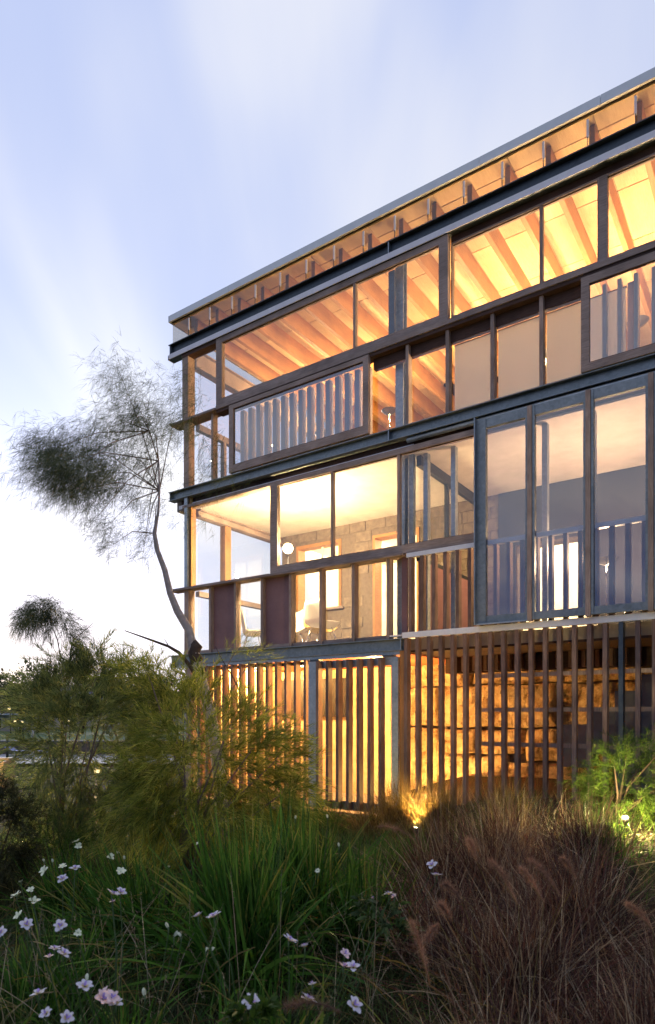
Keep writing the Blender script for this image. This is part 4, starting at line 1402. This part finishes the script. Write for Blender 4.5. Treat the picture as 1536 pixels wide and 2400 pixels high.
def iris(lab, x, y, n, l0, l1, spread=0.55, lean=(0, 0, 0), width=0.011, yellow=3, mat='strap'):
    base = on_ground(x, y)
    t = thing('iris_clump', lab, 'plant', base, 0, 'strap leaved flowering clumps')
    b = np.zeros((n, 3))
    b[:, :2] = rng.normal(size=(n, 2)) * 0.11
    az = rng.uniform(0, 2 * math.pi, n)
    el = np.abs(rng.normal(size=n)) * spread
    d = np.stack([np.sin(el) * np.cos(az), np.sin(el) * np.sin(az), np.cos(el)], 1) + np.array(lean) * rng.uniform(0.2, 1.2, (n, 1))
    d = unit(d)
    v, f = ribbons(b, d, rng.uniform(l0, l1, n), rng.uniform(0.5, 1.25, n) * width * 1.85, np.abs(rng.normal(size=n)) * 0.3 + 0.05 + el * 0.25, 7, taper=2.2)
    stuff('leaves', v, f, mat, t)
    for i in range(yellow):
        a = rng.uniform(0, 6.28)
        dd = unit(np.array([[math.cos(a) * 0.5 + lean[0], math.sin(a) * 0.3, 1.0]]))
        v, f = ribbons(np.array([[rng.normal() * 0.08, rng.normal() * 0.08, 0.02]]), dd, np.array([l1 * rng.uniform(0.8, 1.0)]), np.array([width * 1.3]), np.array([rng.uniform(0.05, 0.3)]), 8, taper=2.2)
        link('leaf', mesh_np('leaf', v, f, M['strap_yellow']), t)
    IRIS.append((t, base))
    return t


iris('largest strap leaved clump in the middle with long arching green blades', -0.5, 3.9, 560, 0.85, 1.42, 0.48, (-0.12, 0, 0), 0.012, 9)
iris('tall strap leaved clump just behind the largest one', -0.2, 4.7, 420, 0.85, 1.35, 0.4, (0, 0, 0), 0.011, 7)
iris('strap leaved clump below the yellow green wattle, its blades swept sideways', -1.25, 4.4, 420, 0.7, 1.05, 0.6, (-0.35, 0, 0), 0.011, 5)
iris('upright strap leaved clump between the big clump and the purple grass', 0.22, 4.4, 300, 0.65, 0.95, 0.45, (0, 0, 0), 0.011, 5)
iris('loose strap leaved clump near the dark olive shrub', -1.95, 5.0, 300, 0.55, 0.85, 0.65, (-0.2, 0, 0), 0.01, 3)
iris('low strap leaved clump near the camera under the pink flowers', -0.95, 2.9, 220, 0.35, 0.6, 0.75, (0, 0, 0), 0.009, 3)
iris('low strap leaved clump near the camera at the foot of the largest one', -0.25, 2.9, 220, 0.35, 0.62, 0.7, (0, 0, 0), 0.009, 3)
iris('short strap leaved clump at the corner of the frame with scattered blooms', -1.5, 3.5, 260, 0.4, 0.75, 0.7, (-0.1, 0, 0), 0.009, 2)

FL = [(62, 2168, 2.9, 'w', 1), (142, 2171, 2.9, 'w', 1), (128, 2228, 2.6, 'w', .8), (148, 2238, 2.6, 'w', .8), (115, 2245, 2.6, 'p', .7), (92, 2332, 2.3, 'w', 1), (198, 2315, 2.4, 'w', .9),
      (240, 2345, 2.2, 'p', .9), (262, 2340, 2.2, 'p', .9), (272, 2355, 2.2, 'w', .8), (248, 2330, 2.25, 'p', .8), (155, 2388, 2.2, 'w', .9), (110, 2378, 2.2, 'w', .7), (262, 2098, 3.2, 'w', 1), (282, 2094, 3.2, 'w', .9), (265, 2115, 3.2, 'p', .6),
      (147, 2062, 3.6, 'w', 1), (176, 2038, 3.8, 'w', 1), (465, 2150, 3.0, 'w', .9), (503, 2152, 3.0, 'w', 1), (677, 2208, 2.8, 'w', .95), (715, 2222, 2.8, 'w', .9), (590, 2352, 2.3, 'w', 1), (721, 2347, 2.3, 'w', .95),
      (808, 2237, 2.7, 'p', .7), (805, 2268, 2.6, 'p', .9), (828, 2270, 2.6, 'w', .8), (828, 2358, 2.3, 'w', .9), (733, 2310, 2.4, 'w', .5), (1013, 2030, 3.9, 'w', 1), (1024, 2055, 3.8, 'w', 1), (912, 2098, 3.4, 'w', .9),
      (925, 2103, 3.4, 'p', .6), (873, 2108, 3.4, 'p', .5), (2, 2188, 2.8, 'w', .9), (180, 1974, 4.8, 'c', 1), (185, 1984, 4.8, 'c', .8), (105, 2042, 4.2, 'c', 1.1), (148, 2033, 4.2, 'c', .8), (40, 2102, 3.8, 'c', .9),
      (73, 2088, 3.8, 'c', .7), (80, 2115, 3.8, 'c', .9), (45, 2148, 3.5, 'c', .8), (259, 2009, 4.4, 'c', .8), (283, 2045, 4.2, 'c', .9), (395, 2035, 4.2, 'c', .6), (465, 1978, 4.7, 'c', .6), (183, 2188, 2.9, 'c', .6),
      (50, 2068, 3.9, 'c', .6), (745, 2042, 4.0, 'c', .5), (545, 2070, 4.0, 'c', .5)]
BUD = [(395, 2175, 3.0), (483, 2228, 2.8), (497, 2226, 2.8), (408, 2195, 2.9), (692, 1920, 4.7), (768, 1918, 4.6), (340, 2335, 2.3), (280, 2000, 4.5), (292, 2015, 4.5), (104, 2020, 4.3), (124, 2022, 4.3), (795, 1985, 4.4), (205, 2300, 2.5), (425, 2195, 2.8)]
for px, py, dep, kind, sc in FL:
    p = W(px, py, dep)
    pl, b = min(IRIS, key=lambda q: (q[1].xy - p.xy).length)
    g = p.lerp(b, 0.55)
    flower(pl, p, (g.x, g.y, float(ground_z(g.x, g.y))), kind, sc * random.uniform(0.6, 0.85))
for px, py, dep in BUD:
    p = W(px, py, dep)
    pl, b = min(IRIS, key=lambda q: (q[1].xy - p.xy).length)
    g = p.lerp(b, 0.5)
    flower(pl, p, (g.x, g.y, float(ground_z(g.x, g.y))), 'c', 0.75, None, True)


# purple fountain grass with soft plumes
def grass(name, lab, x, y, n, l0, l1, mat, width, spread, droop, lean=(0, 0, 0), group=None, r=0.12):
    base = on_ground(x, y)
    t = thing(name, lab, 'grass', base, 0, group)
    b = np.zeros((n, 3))
    b[:, :2] = rng.normal(size=(n, 2)) * r
    az = rng.uniform(0, 2 * math.pi, n)
    el = np.abs(rng.normal(size=n)) * spread + 0.05
    d = unit(np.stack([np.sin(el) * np.cos(az), np.sin(el) * np.sin(az), np.cos(el)], 1) + np.array(lean) * rng.uniform(0, 1, (n, 1)))
    v, f = ribbons(b, d, rng.uniform(l0, l1, n), rng.uniform(0.5, 1.4, n) * width, np.abs(rng.normal(size=n)) * droop + 0.05, 6, taper=2.0)
    stuff('blades', v, f, mat, t)
    return t


PG = 'purple fountain grass tufts'
PUR = []
for x, y, n, l0, l1, lab in ((1.0, 3.4, 1300, .55, 1.08, 'broad purple fountain grass tuft in the middle of the drift'), (1.55, 4.1, 1300, .65, 1.15, 'purple fountain grass tuft on the rise with most of the plumes'),
                             (0.72, 2.55, 1000, .4, .8, 'near purple fountain grass tuft beside the low strap leaves'), (1.35, 2.7, 1100, .45, .85, 'nearest purple fountain grass tuft with bleached stems'),
                             (1.85, 3.3, 1000, .5, .8, 'purple fountain grass tuft at the edge of the mulch'), (1.3, 5.0, 1300, .7, 1.2, 'purple fountain grass tuft close to the slat screen'),
                             (0.72, 4.1, 1000, .5, .95, 'purple fountain grass tuft against the green strap leaves'), (0.95, 5.3, 1200, .75, 1.2, 'rear purple fountain grass tuft catching amber light'),
                             (1.65, 5.9, 1100, .6, 1.05, 'purple fountain grass tuft before the concrete stair'), (2.05, 5.2, 1000, .5, .85, 'purple fountain grass tuft beside the leafy lit plant')):
    pg = (grass('fountain_grass', lab, x, y, n, l0, l1, 'purple', 0.0058, 0.62, 0.38, (-0.15, 0, 0), PG), Vector((x, y, 0)))
    PUR.append(pg)
    m_ = 60
    b = np.zeros((m_, 3))
    b[:, :2] = rng.normal(size=(m_, 2)) * 0.14
    d = unit(np.concatenate([rng.normal(size=(m_, 2)) * 0.4 - np.array([0.15, 0]), np.ones((m_, 1))], 1))
    v, f = ribbons(b, d, rng.uniform(l0, l1 * 1.05, m_), rng.uniform(.003, .0065, m_), rng.uniform(.05, .5, m_), 6, taper=3)
    stuff('dry_stems', v, f, 'dry', pg[0])


def plume(tip, butt, dep, dep2):
    a, b = W(*tip, dep), W(*butt, dep2)
    pl, base = min(PUR, key=lambda q: (q[1].xy - b.xy).length)
    org = pl.location
    a -= org
    b -= org
    n = 900
    t = rng.uniform(0, 1, n)
    ax = np.array(b - a)
    ln = np.linalg.norm(ax)
    pts = np.array(a) + ax * t[:, None]
    pts[:, 2] += 0.12 * ln * np.sin(np.pi * t)
    d = unit(-ax / ln * 0.55 + unit(rng.normal(size=(n, 3))) * 0.8)
    v, f = ribbons(pts, d, rng.uniform(.018, .034, n) * (0.5 + np.sin(np.pi * np.clip(t + .12, 0, 1))), np.full(n, .0015), np.zeros(n), 1)
    o = link('plume', mesh_np('plume', v, f, M['plume']), pl)
    foot = base - org
    foot.z = 0
    q = b.lerp(foot, 0.5) + Vector((0.02, 0, 0.12))
    link('stem', MB().tube([a, b, q, foot], [.0012, .0016, .002, .0022], 5).mesh('stem', M['straw'], True), pl)


for tip, butt, d1, d2 in (((1148, 2018), (1216, 2122), 2.9, 2.85), ((1220, 2036), (1276, 2118), 2.9, 2.9), ((1240, 2016), (1318, 2105), 3.1, 3.0), ((1316, 2012), (1352, 2062), 3.2, 3.2),
                          ((963, 2160), (1008, 2310), 2.4, 2.4), ((888, 1938), (972, 1968), 4.2, 4.2), ((1098, 1968), (1118, 2020), 3.3, 3.3), ((1040, 2072), (1082, 2112), 3.0, 3.0), ((1000, 2205), (1030, 2165), 2.7, 2.7),
                          ((1470, 2120), (1530, 2180), 2.9, 2.9), ((1030, 2120), (1060, 2160), 2.8, 2.8), ((665, 2362), (800, 2372), 2.2, 2.2)):
    plume(tip, butt, d1, d2)

# green tufts and straw coloured grass by the gate
for x, y, n, l0, l1, lab in ((0.45, 5.6, 700, .5, .85, 'fine dark green grass tuft behind the strap leaves'), (0.85, 6.4, 600, .45, .7, 'fine dark green grass tuft before the straw coloured grass'), (-0.3, 6.0, 600, .5, .85, 'fine green grass tuft under the wattle shrub'),
                             (-0.75, 8.3, 500, .45, .75, 'dark green grass tuft at the foot of the corner slats'), (-0.1, 8.9, 600, .45, .8, 'dark green grass tuft at the foot of the gate'), (2.2, 5.2, 500, .3, .55, 'low green grass tuft beside the mulch'), (2.55, 4.3, 500, .3, .6, 'low green grass tuft at the frame edge'), (1.6, 6.4, 500, .4, .7, 'green grass tuft before the slat screen')):
    grass('green_tuft', lab, x, y, n, l0, l1, 'strap', 0.0055, 0.4, 0.35, (0, 0, 0), 'fine green grass tufts')
for x, y, n, l0, l1, lab in ((0.95, 8.6, 1000, .8, 1.2, 'golden lit straw coloured grass before the gate edge'), (1.4, 8.3, 900, .7, 1.1, 'golden lit straw coloured grass before the slat screen'), (2.0, 7.2, 600, .5, .9, 'golden lit straw coloured grass beside the bright shrub'), (0.6, 8.4, 600, .5, .9, 'golden lit straw coloured grass before the gate')):
    grass('straw_grass', lab, x, y, n, l0, l1, 'straw', 0.006, 0.42, 0.5, (-0.1, 0, 0), 'straw coloured grass along the building')

# the bright shrub with its garden lamp
LP = W(1467, 1930, 6.0)
bush('bright_shrub', 'fresh green feathery shrub glowing round the garden lamp', 'shrub', on_ground(2.85, 6.5),
     [(1400, 1840, 40, 45), (1440, 1790, 40, 45), (1500, 1800, 45, 60), (1540, 1850, 50, 60), (1420, 1900, 35, 45), (1500, 1880, 45, 35), (1440, 1860, 45, 40), (1470, 1760, 30, 25), (1550, 1760, 40, 40), (1530, 1930, 35, 40), (1400, 1950, 30, 25)],
     6.6, 0.25, 'bright_shrub', 80, 32, 0.085, 0.0036, 0.24, 0.7, 0.35, 0.3, bark='bark_dark')
bush('leafy_plant', 'small leafy plant lit yellow just below the garden lamp', 'plant', on_ground(2.62, 5.9), [(1440, 1960, 26, 22), (1462, 1975, 24, 18), (1425, 1980, 20, 16)], 5.95, 0.06, 'bright_shrub', 160, 12, 0.035, 0.016, 0.1, 0.9, 0.2, 0.4, branches=False)
garden_light('dazzling small garden lamp in front of the bright green shrub', (LP.x, LP.y, LP.z - 0.06), 130, (1.0, 0.78, 0.32), (-0.25, -0.45, 0.85), None)

bush('leafy_weed', 'small fresh green broad leaved weed at the very front', 'plant', on_ground(-0.28, 2.15), [(570, 2385, 34, 22), (600, 2375, 24, 18)], 2.2, 0.05, 'bright_shrub', 70, 7, 0.05, 0.026, 0.05, 1.1, 0.3, 0.5, branches=False)
bush('leafy_weed', 'green broad leaved weed between the strap leaves and the purple grass', 'plant', on_ground(0.33, 3.4), [(905, 2150, 40, 36), (870, 2130, 30, 30), (935, 2180, 30, 26)], 3.4, 0.08, 'low_green', 60, 7, 0.055, 0.026, 0.06, 1.1, 0.3, 0.5, branches=False)

# seed stalks and dry fallen blades among the green
for lab, cx, cy_, m_ in (('thin pale seed stalks rising through the strap leaves', -1.2, 3.3, 70), ('thin pale seed stalks beside the purple grass', 0.25, 3.3, 50)):
    t = thing('seed_grass', lab, 'grass', on_ground(cx, cy_), 0, 'thin seed stalks')
    b = np.zeros((m_, 3))
    b[:, :2] = rng.normal(size=(m_, 2)) * np.array([0.45, 0.35])
    d = unit(np.concatenate([rng.normal(size=(m_, 2)) * 0.32, np.ones((m_, 1))], 1))
    ln = rng.uniform(.55, .95, m_)
    dr = rng.uniform(.05, .35, m_)
    v, f = ribbons(b, d, ln, rng.uniform(.002, .0035, m_), dr, 6, taper=8)
    stuff('stalks', v, f, 'dry', t)
    u = rng.uniform(0.72, 1.0, (m_, 22))
    c = b[:, None, :] + d[:, None, :] * (ln[:, None] * u)[:, :, None]
    c[:, :, 2] -= (dr * ln)[:, None] * u ** 2
    c = c.reshape(-1, 3)
    k = len(c)
    v, f = ribbons(c, unit(rng.normal(size=(k, 3)) * 0.7 + np.array([0, 0, 0.8])), rng.uniform(.008, .02, k), rng.uniform(.002, .004, k), np.zeros(k), 1)
    stuff('seeds', v, f, 'dry', t)
n = 700
xy = np.stack([rng.uniform(-3.0, 0.9, n), rng.uniform(1.9, 5.6, n)], 1)
b = np.concatenate([xy, ground_z(xy[:, 0], xy[:, 1])[:, None] + rng.uniform(0.05, 0.5, (n, 1))], 1)
d = unit(np.concatenate([rng.normal(size=(n, 2)), rng.normal(size=(n, 1)) * 0.35], 1))
v, f = ribbons(b, d, rng.uniform(.12, .5, n), rng.uniform(.003, .009, n), rng.uniform(0.1, .8, n), 4, taper=3)
dl = stuff('dry_litter', v, f, 'straw', None)
tag(dl, 'dry bent dead blades lying in the planting', 'dead grass')

# ground cover: short blades, fallen bark
n = 95000
xy = np.stack([rng.uniform(-6.0, 2.9, n), rng.uniform(1.7, 10.2, n)], 1)
xy = xy[(np.abs(xy[:, 0]) < xy[:, 1] * 0.62 + 1.2) & (xy[:, 1] < 10.6 - 0.65 * (xy[:, 0] + 0.4)) & ((xy[:, 0] > -4.3) | (xy[:, 1] < 7.5))]
xy = xy[rng.uniform(0, 1, len(xy)) > 0.85 * smooth01(xy[:, 0], 0.4, 1.6)]
n = len(xy)
b = np.concatenate([xy, ground_z(xy[:, 0], xy[:, 1])[:, None]], 1)
d = unit(np.concatenate([rng.normal(size=(n, 2)) * 0.6, np.ones((n, 1))], 1))
v, f = ribbons(b, d, rng.uniform(.1, .42, n), rng.uniform(.004, .008, n), rng.uniform(0.1, .7, n), 3, taper=2)
gc = stuff('ground_cover', v, f, 'low_green', None)
tag(gc, 'short mixed green blades covering the soil between the clumps', 'ground cover')
n = 9000
xy = np.stack([rng.uniform(0.8, 4.2, n), rng.uniform(2.4, 7.6, n)], 1)
b = np.concatenate([xy, ground_z(xy[:, 0], xy[:, 1])[:, None] + 0.008], 1)
d = unit(np.concatenate([rng.normal(size=(n, 2)), rng.normal(size=(n, 1)) * 0.25], 1))
v, f = ribbons(b, d, rng.uniform(.02, .07, n), rng.uniform(.008, .02, n), np.zeros(n), 1, taper=6)
mc = stuff('bark_mulch', v, f, 'chip', None)
tag(mc, 'loose bark chips scattered over the soil around the garden lamp', 'mulch')
